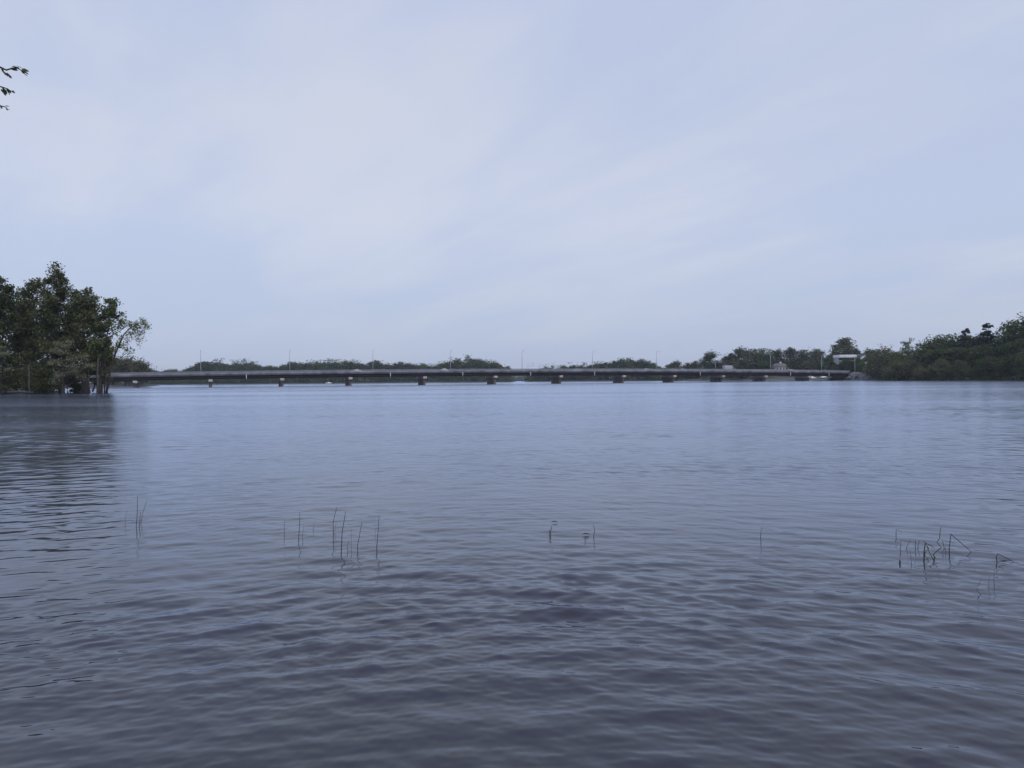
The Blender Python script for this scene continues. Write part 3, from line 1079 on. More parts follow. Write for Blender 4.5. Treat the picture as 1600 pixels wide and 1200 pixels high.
mass('behind_undergrowth', 'undergrowth below the trees behind the right part of the bridge',
     [(1100, 1200, 600, 545, 8, 3), (1236, 1340, 530, 470, 7, 3), (1100, 1220, 625, 600, 12, 4), (1220, 1350, 620, 560, 12, 4)], 'leaf_far', 43, 0.8, 80)
mass('left_undergrowth', 'low undergrowth on the mud of the left point and the bank behind',
     [(-80, 100, 140, 141, 2.6, 1.2), (-80, 110, 150, 150, 5, 2.0), (60, 225, 440, 425, 7, 3), (60, 215, 470, 450, 11, 4)], 'leaf_dark', 44, 0.42, 90)

# ------------------------------------------------------------------ bridge
bridge = empty('road_bridge', BP(120, 6, 0))
tag(bridge, 'long low road bridge on concrete wall piers across the river', 'bridge')
B0 = np.array(bridge.location)


def sweep(mb, n0, n1, zlo, zhi, q0=Q0, q1=Q1, step=5.0):
    """a bar of rectangular section following the crest of the bridge; z given below the top of the rail"""
    k = max(1, int(round((q1 - q0) / step)))
    qs = np.linspace(q0, q1, k + 1)
    V = []
    for q in qs:
        zr = z_rail(q)
        for (n, z) in ((n0, zlo), (n1, zlo), (n1, zhi), (n0, zhi)):
            V.append(np.array(BP(q, n, zr + z)) - B0)
    f = []
    for i in range(k):
        for e in range(4):
            f.append([i * 4 + e, i * 4 + (e + 1) % 4, i * 4 + 4 + (e + 1) % 4, i * 4 + 4 + e])
    f.append([0, 3, 2, 1])
    f.append([k * 4, k * 4 + 1, k * 4 + 2, k * 4 + 3])
    mb.add(V, f)


AX = [list(bu), list(bn), [0, 0, 1]]
WID = 12.6
mb = MB(); sweep(mb, 0.02, WID - 0.02, -1.72, -1.38); mb.build('deck', M['concrete'], bridge)
mb = MB(); sweep(mb, 0.5, WID - 0.5, -1.376, -1.33); mb.build('road_surface', M['asphalt'], bridge)
mb = MB()
q = Q0
while q < Q1 - 3:
    sweep(mb, WID / 2 - 0.08, WID / 2 + 0.08, -1.326, -1.322, q, q + 3, 3)
    q += 9
mb.build('lane_marking', M['mark'], bridge)
for n0 in (-0.06, WID - 0.30):
    mb = MB(); sweep(mb, n0, n0 + 0.36, -1.50, -0.62); mb.build('parapet', M['concrete'], bridge)
for n0 in (0.06, WID - 0.12):
    mb = MB()
    for zz in (-0.08, -0.24, -0.40, -0.55):
        sweep(mb, n0 - 0.03, n0 + 0.03, zz - 0.05, zz + 0.05)
    q = Q0 + 0.3
    while q < Q1:
        mb.box(np.array(BP(q, n0 + 0.07, z_rail(q) - 0.34)) - B0, (0.09, 0.08, 0.66), AX)
        q += 1.6
    mb.build('railing', M['rail'], bridge)
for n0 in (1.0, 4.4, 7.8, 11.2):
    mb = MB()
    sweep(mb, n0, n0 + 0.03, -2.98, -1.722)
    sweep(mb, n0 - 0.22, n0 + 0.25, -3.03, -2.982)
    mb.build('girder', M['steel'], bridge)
PIERS = [q_of(p) for p in (211, 329, 441, 548, 664.5, 775, 877.5, 976, 1055, 1131, 1198, 1266)]
PIERS = [PIERS[0] - 52, PIERS[0] - 26] + PIERS
for q in PIERS:
    zt = z_rail(q) - 3.035
    # wall with rounded ends that flares a little towards the cap
    mb = MB()
    prof_ = [(-2.5, 4.6), (zt - 1.55, 4.75), (zt - 1.1, 5.3), (zt - 0.95, 5.6)]
    ns = 20
    V = []
    for (z, hl) in prof_:
        for k in range(ns):
            a = 2 * PI * k / ns
            cxn = math.cos(a)
            e = 0.62
            nn = (hl - e) * (1 if cxn > 1e-6 else -1 if cxn < -1e-6 else 0) + e * cxn
            qq = e * math.sin(a)
            p = np.array(BP(q + qq, WID / 2 + nn - 0.3, z)) - B0
            V.append(p)
    f = []
    for i in range(len(prof_) - 1):
        for k in range(ns):
            f.append([i * ns + k, i * ns + (k + 1) % ns, (i + 1) * ns + (k + 1) % ns, (i + 1) * ns + k])
    V.append(np.array(BP(q, WID / 2 - 0.3, zt - 0.95)) - B0)
    tr = [[3 * ns + k, 3 * ns + (k + 1) % ns, 4 * ns] for k in range(ns)]
    mb.add(V, f, tr)
    pier = mb.build('pier', M['pier_wall'], bridge)
    mb = MB()
    mb.box(np.array(BP(q, WID / 2 - 0.3, zt - 0.46)) - B0, (1.5, 11.9, 0.92), AX)
    for n0 in (1.0, 4.4, 7.8, 11.2):
        mb.box(np.array(BP(q, n0, zt + 0.0)) - B0, (0.5, 0.4, 0.06), AX)
    cap = mb.build('pier_cap', M['pier_cap'], pier)
    bv = cap.modifiers.new('bevel', 'BEVEL'); bv.width = 0.06; bv.segments = 2
for p in (385, 610, 723, 829, 929, 1094, 1235, 1295):
    q = q_of(p)
    mb = MB()
    c = np.array(BP(q, -0.20, z_rail(q))) - B0
    mb.tube([c + [0, 0, -1.45], c + [0, 0, -3.15]], 0.13, 8)
    mb.box(c + [0, 0, -1.75], (0.34, 0.30, 0.05), AX)
    mb.box(c + [0, 0, -2.65], (0.34, 0.30, 0.05), AX)
    mb.build('drain_pipe', M['white_pipe'], bridge)
for q, sg in ((Q1 + 0.6, 1), (Q0 - 0.6, -1)):
    zt = z_rail(q)
    mb = MB()
    mb.box(np.array(BP(q, WID / 2, (zt - 3.05 - 2) / 2)) - B0, (1.2, WID + 0.6, zt - 3.05 + 2), AX)
    mb.box(np.array(BP(q + sg * 0.4, WID / 2, zt - 2.2)) - B0, (0.5, WID + 0.6, 1.6), AX)
    for nn in (-0.1, WID - 0.3):       # wing walls sloping down to the bank
        v = []
        for dn in (0, 0.4):
            for (dq, z) in ((0.602, -2), (0.602, zt - 0.9), (5, zt - 1.0), (12, 0.6), (12, -2)):
                v.append(np.array(BP(q + sg * dq, nn + dn, z)) - B0)
        mb.add(v, [[0, 5, 6, 1], [1, 6, 7, 2], [2, 7, 8, 3], [3, 8, 9, 4], [0, 4, 9, 5]], [[0, 1, 2], [0, 2, 3], [0, 3, 4], [5, 7, 6], [5, 8, 7], [5, 9, 8]])
    mb.build('abutment', M['concrete'], bridge)

# approach roads on the embankments
for q, sg, nm in ((Q1, 1, 'road'), (Q0, -1, 'road')):
    mb = MB()
    V = []
    qs = np.linspace(q + sg * 0.9, q + sg * 140, 24)
    for qq in qs:
        z = z_rail(q + sg) - 1.6
        V += [np.array(BP(qq, 1.0, z)), np.array(BP(qq, 11.6, z))]
    mb.add(V, [[2 * i, 2 * i + 1, 2 * i + 3, 2 * i + 2] for i in range(23)])
    o = mb.build(nm, M['asphalt'])
    o['kind'] = 'structure'


# riprap at the right abutment
def riprap():
    rng = np.random.RandomState(8)
    mb = MB()
    ico = np.array([[math.cos(a) * math.cos(b), math.sin(a) * math.cos(b), math.sin(b)] for b in (-1.2, -0.4, 0.4, 1.2) for a in np.arange(6) * PI / 3 + b])
    fq = [[i * 6 + k, i * 6 + (k + 1) % 6, (i + 1) * 6 + (k + 1) % 6, (i + 1) * 6 + k] for i in range(3) for k in range(6)]
    for i in range(330):
        q = Q1 + rng.uniform(-2, 12)
        n = rng.uniform(-9, 0.0)
        p = BP(q, n)
        g = ground(p.x, p.y)
        if g < -0.6:
            continue
        s = rng.uniform(0.25, 0.75)
        v = ico * s * rng.uniform(0.6, 1.3, (24, 1)) * np.array([1, rng.uniform(0.6, 1), rng.uniform(0.5, 0.9)])
        mb.add(v + np.array([p.x, p.y, g + 0.1]), fq, [[18, 19, 20], [18, 20, 21], [18, 21, 22], [18, 22, 23]])
    o = mb.build('riprap', M['rock'])
    tag(o, 'pale grey riprap stones on the bank beside the bridge abutment', 'stones', None, 'stuff')


riprap()


# ------------------------------------------------------------------ street lamps on the bridge
def make_lamp():
    root = empty('street_lamp', (0, 0, 0))
    mb = MB()
    mb.box((0, 0, 0.25), (0.30, 0.30, 0.5))
    mb.tube([(0, 0, 0.4), (0, 0, 3), (0, 0, 6), (0, 0, 8.9)], [0.13, 0.115, 0.095, 0.075], 8)
    mb.build('pole', M['galv'], root, True)
    mb = MB()
    mb.tube([(0, 0, 8.8), (0, -0.25, 9.15), (0, -0.9, 9.42), (0, -2.0, 9.5)], [0.06, 0.055, 0.05, 0.045], 6)
    mb.build('arm', M['galv'], root, True)
    mb = MB()
    pr = [(0.0, 0.06), (0.2, 0.15), (0.5, 0.17), (0.8, 0.09)]
    V, f = [], []
    for (y, w) in pr:
        V += [(-w, -1.95 - y, 9.44), (w, -1.95 - y, 9.44), (w * 0.7, -1.95 - y, 9.44 + w), (-w * 0.7, -1.95 - y, 9.44 + w)]
    for i in range(3):
        for e in range(4):
            f.append([i * 4 + e, i * 4 + (e + 1) % 4, i * 4 + 4 + (e + 1) % 4, i * 4 + 4 + e])
    f += [[3, 2, 1, 0], [12, 13, 14, 15]]
    mb.add(V, f)
    head = mb.build('lamp_head', M['galv'], root)
    mb = MB()
    mb.box((0, -2.4, 9.42), (0.24, 0.45, 0.04))
    mb.build('lens', M['lamp_glass'], head)
    return root


lamp0 = make_lamp()
for i, px in enumerate(LAMPS):
    o = lamp0 if i == 0 else copy_tree(lamp0)
    q = q_of(px, WID - 0.5)
    zz = z_rail(min(q, Q1)) - 1.33
    o.location = BP(q, WID - 0.55 if q < Q1 else WID + 0.4, zz - (0.35 if q > Q1 else 0))
    o.rotation_euler = (0, 0, R(20))
    tag(o, 'slender grey street lamp on the bridge, %s from the left' % ORD[i] + (', beside the white roofed building' if px == 1338 else ''), 'street lamp', 'street lamps along the bridge')


# ------------------------------------------------------------------ vehicles
def prism(mb, prof, w0, w1=None):
    """side profile (x,z) extruded across y; w per point"""
    n = len(prof)
    w = [w0] * n if w1 is None else w1
    V = [(x, -w[i] / 2, z) for i, (x, z) in enumerate(prof)] + [(x, w[i] / 2, z) for i, (x, z) in enumerate(prof)]
    f = [[i, (i + 1) % n, n + (i + 1) % n, n + i] for i in range(n)]
    cx = sum(p[0] for p in prof) / n
    cz = sum(p[1] for p in prof) / n
    V += [(cx, -w0 / 2, cz), (cx, w0 / 2, cz)]
    t = [[2 * n, (i + 1) % n, i] for i in range(n)] + [[2 * n + 1, n + i, n + (i + 1) % n] for i in range(n)]
    mb.add(V, f, t)


def wheels(root, xs, r=0.33, w=1.62):
    for x in xs:
        for s in (-1, 1):
            mb = MB()
            mb.tube([(x, s * (w / 2 - 0.11), r), (x, s * (w / 2 + 0.11), r)], r, 14)
            wh = mb.build('wheel', M['rubber'], root)
            mb = MB()
            mb.tube([(x, s * (w / 2 + 0.05), r), (x, s * (w / 2 + 0.13), r)], r * 0.6, 10)
            mb.build('rim', M['galv'], wh)


def make_car():
    root = empty('car', (0, 0, 0))
    mb = MB()
    prism(mb, [(-2.15, 0.30), (-2.2, 0.55), (-2.12, 0.86), (-1.5, 0.93), (0.9, 0.95), (1.8, 0.84), (2.18, 0.66), (2.2, 0.35), (2.05, 0.22), (-2.0, 0.22)], 1.72,
          [1.66, 1.72, 1.66, 1.66, 1.66, 1.6, 1.56, 1.62, 1.66, 1.66])
    prism(mb, [(-1.75, 0.91), (-1.05, 1.42), (-0.5, 1.49), (0.15, 1.46), (1.1, 0.93)], 1.4, [1.56, 1.2, 1.16, 1.18, 1.52])
    body = mb.build('body', M['car_white'], root)
    bv = body.modifiers.new('bevel', 'BEVEL'); bv.width = 0.05; bv.segments = 2
    for s in (-1, 1):
        mb = MB()
        y0, y1 = 0.775 * s, 0.63 * s
        for (a, b, c, d) in ((-1.42, -0.95, -0.33, -0.33), (-0.25, -0.25, 0.12, 0.82)):
            V = [(a, y0 + 0.012 * s, 0.985), (b, y1 + 0.012 * s, 1.37), (c, y1 + 0.012 * s, 1.40), (d, y0 + 0.012 * s, 0.985)]
            mb.add(V, [[0, 1, 2, 3]])
        mb.build('side_window', M['glass'], root)
    mb = MB()
    mb.add([(1.03, -0.68, 1.0), (1.03, 0.68, 1.0), (0.24, 0.54, 1.43), (0.24, -0.54, 1.43)], [[0, 1, 2, 3]])
    mb.build('windscreen', M['glass'], root)
    mb = MB()
    mb.add([(-1.70, -0.66, 0.99), (-1.70, 0.66, 0.99), (-1.12, 0.54, 1.40), (-1.12, -0.54, 1.40)], [[3, 2, 1, 0]])
    mb.build('rear_window', M['glass'], root)
    wheels(root, (-1.35, 1.35))
    for s in (-1, 1):
        mb = MB(); mb.box((2.16, s * 0.6, 0.66), (0.12, 0.32, 0.14)); mb.build('headlight', M['lamp_glass'], root)
    return root


def make_van():
    root = empty('box_van', (0, 0, 0))
    mb = MB()
    mb.box((-0.95, 0, 1.86), (4.3, 2.1, 2.3))
    bx = mb.build('cargo_box', M['van_grey'], root)
    bv = bx.modifiers.new('bevel', 'BEVEL'); bv.width = 0.06; bv.segments = 2
    mb = MB()
    prism(mb, [(1.22, 0.4), (1.22, 2.35), (1.9, 2.35), (2.45, 1.5), (3.05, 1.25), (3.1, 0.4)], 1.9)
    cb_ = mb.build('cab', M['van_grey'], root)
    bv = cb_.modifiers.new('bevel', 'BEVEL'); bv.width = 0.06; bv.segments = 2
    mb = MB()
    mb.add([(1.95, -0.8, 2.29), (1.95, 0.8, 2.29), (2.47, 0.85, 1.53), (2.47, -0.85, 1.53)], [[0, 3, 2, 1]])
    mb.build('windscreen', M['glass'], root)
    for s in (-1, 1):
        mb = MB()
        mb.add([(1.35, s * 0.965, 1.5), (1.35, s * 0.965, 2.15), (1.85, s * 0.965, 2.15), (2.2, s * 0.965, 1.5)], [[0, 1, 2, 3]])
        mb.build('side_window', M['glass'], root)
    mb = MB(); mb.box((0, 0, 0.55), (5.6, 1.2, 0.24)); mb.build('chassis', M['dark'], root)
    wheels(root, (-1.9, 2.3), 0.42, 1.7)
    return root


car0 = make_car()
_first = [True]


def put_car(loc, rz, mat, label):
    o = car0 if _first[0] else copy_tree(car0)
    _first[0] = False
    o.location = loc
    o.rotation_euler = (0, 0, rz)
    for ch in o.children:
        if ch.name.startswith('body'):
            ch.material_slots[0].link = 'OBJECT'
            ch.material_slots[0].material = M[mat]
    return tag(o, label, 'car', 'cars on and near the bridge')


for px, n, mat, dirn, lab in ((559, 3.6, 'car_silver', 1, 'silver car on the bridge left of the third lamp post'),
                              (696, 3.6, 'car_white', 1, 'pale car on the bridge just left of the fourth lamp post'),
                              (691, 9.0, 'car_dark', -1, 'dark car on the bridge left of the fourth lamp post'),
                              (902, 9.0, 'car_white', -1, 'white car on the bridge left of the sixth lamp post'),
                              (1012, 3.6, 'car_silver', 1, 'silver car on the bridge left of the seventh lamp post'),
                              (1068, 3.6, 'car_blue', 1, 'light blue car on the bridge right of the seventh lamp post'),
                              (1050, 9.0, 'car_silver', -1, 'small pale car on the bridge between the seventh lamp post and the light blue car'),
                              (1237, 3.6, 'car_white', 1, 'white car on the bridge between the ninth and tenth lamp posts')):
    q = q_of(px, n)
    put_car(BP(q, n, z_rail(q) - 1.33), R(20) + (0 if dirn > 0 else PI), mat, lab)
q = Q1 + 17
put_car(BP(q, 3.4, z_rail(Q1 + 1) - 1.595), R(20), 'car_white', 'white car on the approach road past the bridge, under the last lamp post')
van = make_van()
q = q_of(1139.5, 3.6)
van.location = BP(q, 3.6, z_rail(q) - 1.33)
van.rotation_euler = (0, 0, R(20))
tag(van, 'pale box van on the bridge just right of the eighth lamp post', 'van')
p = at(1269, 588, 470)
put_car((p.x, p.y, ground(p.x, p.y)), R(8), 'car_white', 'white car parked on the grassy bank seen under the right end of the bridge')
p = at(1287, 588, 462)
put_car((p.x, p.y, ground(p.x, p.y)), R(4), 'car_silver', 'silver car parked on the grassy bank under the bridge, nearest the abutment')


# ------------------------------------------------------------------ buildings
def house():
    Y = 560.0
    a, b = at(1207, 600, Y), at(1230, 600, Y)
    g = ground((a.x + b.x) / 2, Y) - 0.3
    W = b.x - a.x
    ze = at(1219, 573.2, Y).z - g
    zr = at(1219, 567.8, Y).z - g
    root = empty('house', ((a.x + b.x) / 2, Y, g), R(6))
    tag(root, 'house with brown grey roof and pale walls among the trees, above the bridge rail', 'house')
    mb = MB()
    D = 8.0
    mb.box((0, 0, ze / 2), (W - 0.8, D - 0.8, ze))
    wall = mb.build('wall', M['pale_wall'], root)
    mb = MB()
    v = [(-W / 2, -D / 2, ze - 0.1), (W / 2, -D / 2, ze - 0.1), (W / 2, D / 2, ze - 0.1), (-W / 2, D / 2, ze - 0.1), (-W / 2 + 1.8, 0, zr), (W / 2 - 1.8, 0, zr),
         (-W / 2, -D / 2, ze + 0.1), (W / 2, -D / 2, ze + 0.1), (W / 2, D / 2, ze + 0.1), (-W / 2, D / 2, ze + 0.1)]
    mb.add(v, [[6, 7, 5, 4], [8, 9, 4, 5], [0, 1, 7, 6], [1, 2, 8, 7], [2, 3, 9, 8], [3, 0, 6, 9], [3, 2, 1, 0]], [[9, 6, 4], [7, 8, 5]])
    roof = mb.build('roof', M['roof'], root)
    mb = MB()
    mb.box((0.9, 0.6, zr + 0.2), (0.9, 0.7, 1.6))
    mb.build('chimney', M['white_wall'], roof)
    for x in (-3.2, -1.0, 1.2, 3.3):
        mb = MB()
        mb.box((x, -D / 2 + 0.39, ze - 1.3), (1.1, 0.06, 1.3))
        w = mb.build('window', M['glass'], root)
        mb = MB()
        for (dx_, dz, sx, sz) in ((-0.6, 0, 0.1, 1.5), (0.6, 0, 0.1, 1.5), (0, 0.7, 1.1, 0.1), (0, -0.7, 1.1, 0.1)):
            mb.box((x + dx_, -D / 2 + 0.385, ze - 1.3 + dz), (sx, 0.1, sz))
        mb.build('frame', M['white_wall'], w)
    mb = MB(); mb.box((0.1, -D / 2 + 0.39, 1.3), (1.0, 0.06, 2.1)); mb.build('door', M['dark'], root)


house()


def flat_building():
    Y = 472.0
    a, b = at(1311.5, 600, Y), at(1338, 600, Y)
    cx = (a.x + b.x) / 2
    g = ground(cx, Y + 4) - 0.4
    W = b.x - a.x
    zt = at(1325, 554.3, Y).z - g
    zb = at(1325, 558.8, Y).z - g
    root = empty('flat_roofed_building', (cx, Y, g), R(-2))
    tag(root, 'flat roofed building with a bright white fascia, rising over trees past the bridge end', 'building')
    mb = MB()
    mb.box((0, 4.5, (zt + zb) / 2), (W, 10.5, zt - zb))
    roof = mb.build('roof_fascia', M['white_pipe'], root)
    bv = roof.modifiers.new('bevel', 'BEVEL'); bv.width = 0.08; bv.segments = 2
    mb = MB()
    mb.box((0, 4.8, zb / 2 - 0.003), (W - 0.8, 8.4, zb))
    mb.build('wall', M['pale_wall'], root)
    for fl, zz in enumerate(np.arange(zb - 0.75, 1.2, -3.1)):
        for k in range(3):
            mb = MB()
            x = -W / 2 + W * (k + 0.5) / 3
            mb.box((x, 0.59, zz), (W / 3 - 0.45, 0.06, 1.0))
            mb.build('window', M['glass'], root)


flat_building()


# tiny white boat by the far shore
def boat():
    p = on_water(513, 598.4)
    p = at(513, 598.2, 770)
    root = empty('small_boat', (p.x, p.y, 0), R(12))
    tag(root, 'tiny white motor boat by the far shore, seen between two piers under the bridge', 'boat')
    mb = MB()
    st = [(-2.6, 0.95, 0.05, 0.75), (-1, 1.05, -0.1, 0.75), (1, 0.95, -0.1, 0.85), (2.2, 0.5, 0.1, 1.0), (2.9, 0.04, 0.6, 1.1)]
    V, f = [], []
    for (x, w, zb, zt) in st:
        V += [(x, -w, zt), (x, -w * 0.6, zb), (x, 0, zb - 0.15), (x, w * 0.6, zb), (x, w, zt), (x, 0, zt - 0.12)]
    for i in range(4):
        for e in range(6):
            f.append([i * 6 + e, i * 6 + (e + 1) % 6, i * 6 + 6 + (e + 1) % 6, i * 6 + 6 + e])
    mb.add(V, f, [[0, 1, 2], [0, 2, 5], [5, 2, 4], [2, 3, 4]])
    mb.build('hull', M['car_white'], root)
    mb = MB()
    prism(mb, [(-0.4, 0.7), (-0.3, 1.6), (0.5, 1.6), (1.0, 0.8)], 1.3)
    mb.build('cabin', M['car_white'], root)
    mb = MB(); mb.box((-2.75, 0, 0.7), (0.35, 0.35, 0.9)); mb.build('outboard_motor', M['dark'], root)


boat()


# ------------------------------------------------------------------ reeds in the shallows
def reed(pix, r, mat, label, group, water_pts=(0,)):
    """pix: photo pixels from the root up; points listed in water_pts touch the water surface"""
    Y = on_water(*pix[0]).y
    P = []
    for i, (a, b) in enumerate(pix):
        if i in water_pts:
            P.append(on_water(a, b))
        else:
            Yi = Y
            later = [j for j in water_pts if j > i]
            if later:                       # a bent stem falls forward or back to where its tip touches
                Y2 = on_water(*pix[later[0]]).y
                Yi = Y + (Y2 - Y) * i / later[0]
            P.append(at(a, b, Yi))
    base = P[0].copy()
    P = [np.array(p) - np.array(base) for p in P]
    d = P[1] - P[0]
    P = [P[0] - d / np.linalg.norm(d) * 0.25] + P
    # sharp folds are kept; straight parts get a slight bow
    pts, rad = [], []
    tot = len(P) - 1
    for i in range(tot):
        for t in (0, 0.33, 0.66):
            pts.append(P[i] * (1 - t) + P[i + 1] * t + np.array([0.0015 * math.sin((i + t) * 3 + base.x * 9), 0, 0]))
            rad.append(0.85 * r * (1 - 0.55 * (i + t) / tot))
    pts.append(P[-1]); rad.append(r * 0.3)
    mb = MB()
    mb.tube(pts, rad, 6)
    o = mb.build('reed_stem', M[mat], None, True)
    o.location = base
    return tag(o, label, 'reed', group)


GL, GC, GM, GR = 'reed stems by the left point reflection', 'reed stems left of centre', 'scattered reed stems right of centre', 'bent reed stems at the right'
reed([(213, 824), (214.4, 800), (215, 773.8)], .0048, 'reed', 'tallest stem of the small leftmost reed cluster, upright with a thin tip', GL)
reed([(217.3, 823.5), (218.5, 812), (219.8, 799)], .0048, 'reed', 'shorter dark stem in the middle of the leftmost reed cluster', GL)
reed([(220.3, 819), (223, 801), (230, 781)], .0036, 'reed', 'stem of the leftmost reed cluster that leans right', GL)
reed([(195.6, 817), (196.5, 806), (198.5, 793.5)], .0028, 'reed_faint', 'faint lone reed stem left of the leftmost cluster', GL)
reed([(443.8, 835), (444.5, 823), (445.4, 811)], .0030, 'reed', 'thin upright stem at the left end of the reeds left of centre', GC)
reed([(466.9, 842.5), (467.8, 825), (468.5, 800.6)], .0048, 'reed', 'dark upright stem standing alone, second from the left of the reeds left of centre', GC)
reed([(472.5, 838.8), (473.5, 830), (475, 818.8)], .0026, 'reed_faint', 'short faint stem just right of the dark upright stem', GC)
reed([(489.8, 828.8), (490.2, 823), (490.6, 818)], .0026, 'reed', 'very short stem between the dark upright stem and the tall middle stems', GC)
reed([(520.8, 839), (520.3, 817.5), (526.5, 791.9)], .0052, 'reed', 'stem with the highest tip of the reeds left of centre, bent right halfway', GC)
reed([(522.8, 833), (524, 824), (526, 814)], .0028, 'reed_faint', 'short faint stem beside the stem with the highest tip', GC)
reed([(532.9, 866), (535, 830), (540, 798.8)], .0058, 'reed', 'longest and thickest stem of the reeds left of centre, leaning right', GC)
reed([(543.8, 861.5), (542.4, 854), (545, 845)], .0036, 'reed', 'short crooked stem right of the longest stem', GC)
reed([(549.4, 866), (549, 846), (548.4, 823)], .0028, 'reed_faint', 'thin upright stem right of the short crooked stem', GC)
reed([(559.2, 862.5), (558.5, 853), (565.6, 813.8)], .0050, 'reed', 'dark stem leaning right, second from the right of the reeds left of centre', GC)
reed([(588.8, 859), (590.3, 832), (592.5, 805)], .0050, 'reed', 'tall dark stem at the right end of the reeds left of centre', GC)
reed([(586, 838), (586.4, 832), (587.5, 825)], .0026, 'reed_faint', 'tiny faint stem beside the rightmost stem of the reeds left of centre', GC)
reed([(860.5, 837), (860, 831), (862, 826), (861.3, 822)], .0062, 'reed', 'crooked short stem with a thick tip right of the photo centre', GM)
reed([(858.5, 835.8), (858.4, 831), (858.8, 827)], .0050, 'reed', 'short stub touching the crooked short stem', GM)
reed([(927.8, 840), (929.2, 829), (926.6, 819)], .0048, 'reed', 'curved stem bowed to the right, right of the photo centre', GM)
reed([(915, 845), (913.6, 840.5), (916, 837)], .0040, 'reed', 'tiny bent stub left of the curved stem', GM)
reed([(1189.3, 846), (1188, 838.7), (1189.8, 825)], .0044, 'reed', 'lone thin stem midway between the centre and the right reeds', GM)
reed([(1400.3, 839.5), (1400.3, 826.5), (1409.6, 832)], .0042, 'reed', 'leftmost stem of the right reeds, its tip snapped to the right', GR)
reed([(1407.2, 862), (1406.8, 855), (1407, 847.8)], .0040, 'reed', 'short upright stem below the leftmost snapped stem', GR)
reed([(1406, 880), (1406.2, 877), (1405.7, 874.5)], .0095, 'reed', 'thick dark stub at the left of the right reeds', GR)
reed([(1423.8, 880), (1423.9, 876), (1422.6, 859.5)], .0032, 'reed_faint', 'faint thin stem right of the thick dark stub', GR)
reed([(1415.5, 859), (1418, 852), (1422.6, 843)], .0032, 'reed', 'thin stem slanting right, left of the darkest bent stem', GR)
reed([(1430.6, 859), (1430.3, 851), (1430, 843)], .0040, 'reed', 'short upright stem left of the darkest bent stem', GR)
reed([(1434.3, 857), (1434.9, 850), (1436.6, 843.7)], .0036, 'reed', 'short slanted stem touching the left of the darkest bent stem', GR)
reed([(1443.5, 877), (1444.2, 862), (1445.7, 847.8), (1459.7, 855.4)], .0072, 'reed', 'darkest thick stem of the right reeds, snapped over at its top', GR)
reed([(1459, 876), (1452, 862), (1446.5, 849)], .0060, 'reed_olive', 'olive stem leaning against the darkest bent stem', GR)
reed([(1444.8, 867), (1447, 861), (1451, 857), (1444.5, 846), (1440.5, 844)], .0050, 'reed_olive', 'short folded olive stem tangled around the darkest bent stem', GR)
reed([(1461.8, 872), (1457.7, 866.4), (1470.7, 855), (1464, 847), (1468, 841), (1470, 823.7)], .0065, 'reed_olive', 'zigzag olive stem right of the darkest bent stem', GR)
reed([(1476, 858), (1471.4, 842.3), (1492.7, 850)], .0036, 'reed', 'thin stem with its tip lying to the right, beside the zigzag stem', GR)
reed([(1483.8, 869), (1483, 855), (1485.9, 834.7), (1519.6, 863.5)], .0062, 'reed', 'tall stem folded into a wide tent shape, tip in the water', GR, (0, 3))
reed([(1478, 863), (1477.6, 857), (1478.3, 850.6)], .0032, 'reed_faint', 'short faint stem left of the tent shaped stem', GR)
reed([(1558, 880), (1556.7, 872), (1558.7, 865), (1584.9, 878.5)], .0056, 'reed', 'rightmost folded stem, tip touching the water', GR, (0, 3))
reed([(1570.4, 875.9), (1578, 875.4), (1584, 877.5)], .0048, 'reed', 'short stem lying almost flat under the rightmost folded stem', GR, (0, 2))
reed([(1532, 929), (1526, 922), (1533.3, 904)], .0034, 'reed_faint', 'faint curved stem lowest in the picture at the right', GR)
reed([(1545.2, 918), (1545.4, 911), (1545.7, 900)], .0024, 'reed_faint', 'faint thin straight stem between two faint stems at the lower right', GR)
reed([(1553.5, 912), (1553.3, 900), (1553, 887)], .0028, 'reed_faint', 'faint upright stem nearest the right edge, below the rightmost folded stem', GR)


def floating(px, py, wpx, label):
    p = on_water(px, py)
    L = wpx * p.y / F
    mb = MB()
    mb.tube([(-L / 2, 0, 0.012), (-L * 0.15, 0.01, 0.016), (L * 0.2, -0.01, 0.016), (L / 2, 0.0, 0.008)], [0.002, 0.005, 0.0045, 0.0015], 6)
    o = mb.build('floating_twig', M['reed'], None, True)
    o.location = p
    return tag(o, label, 'twig', 'twigs floating on the water')


floating(866.6, 817, 10, 'dark twig floating just above the crooked short stem')
floating(916, 836.3, 12, 'dark twig floating beside the curved stem right of centre')


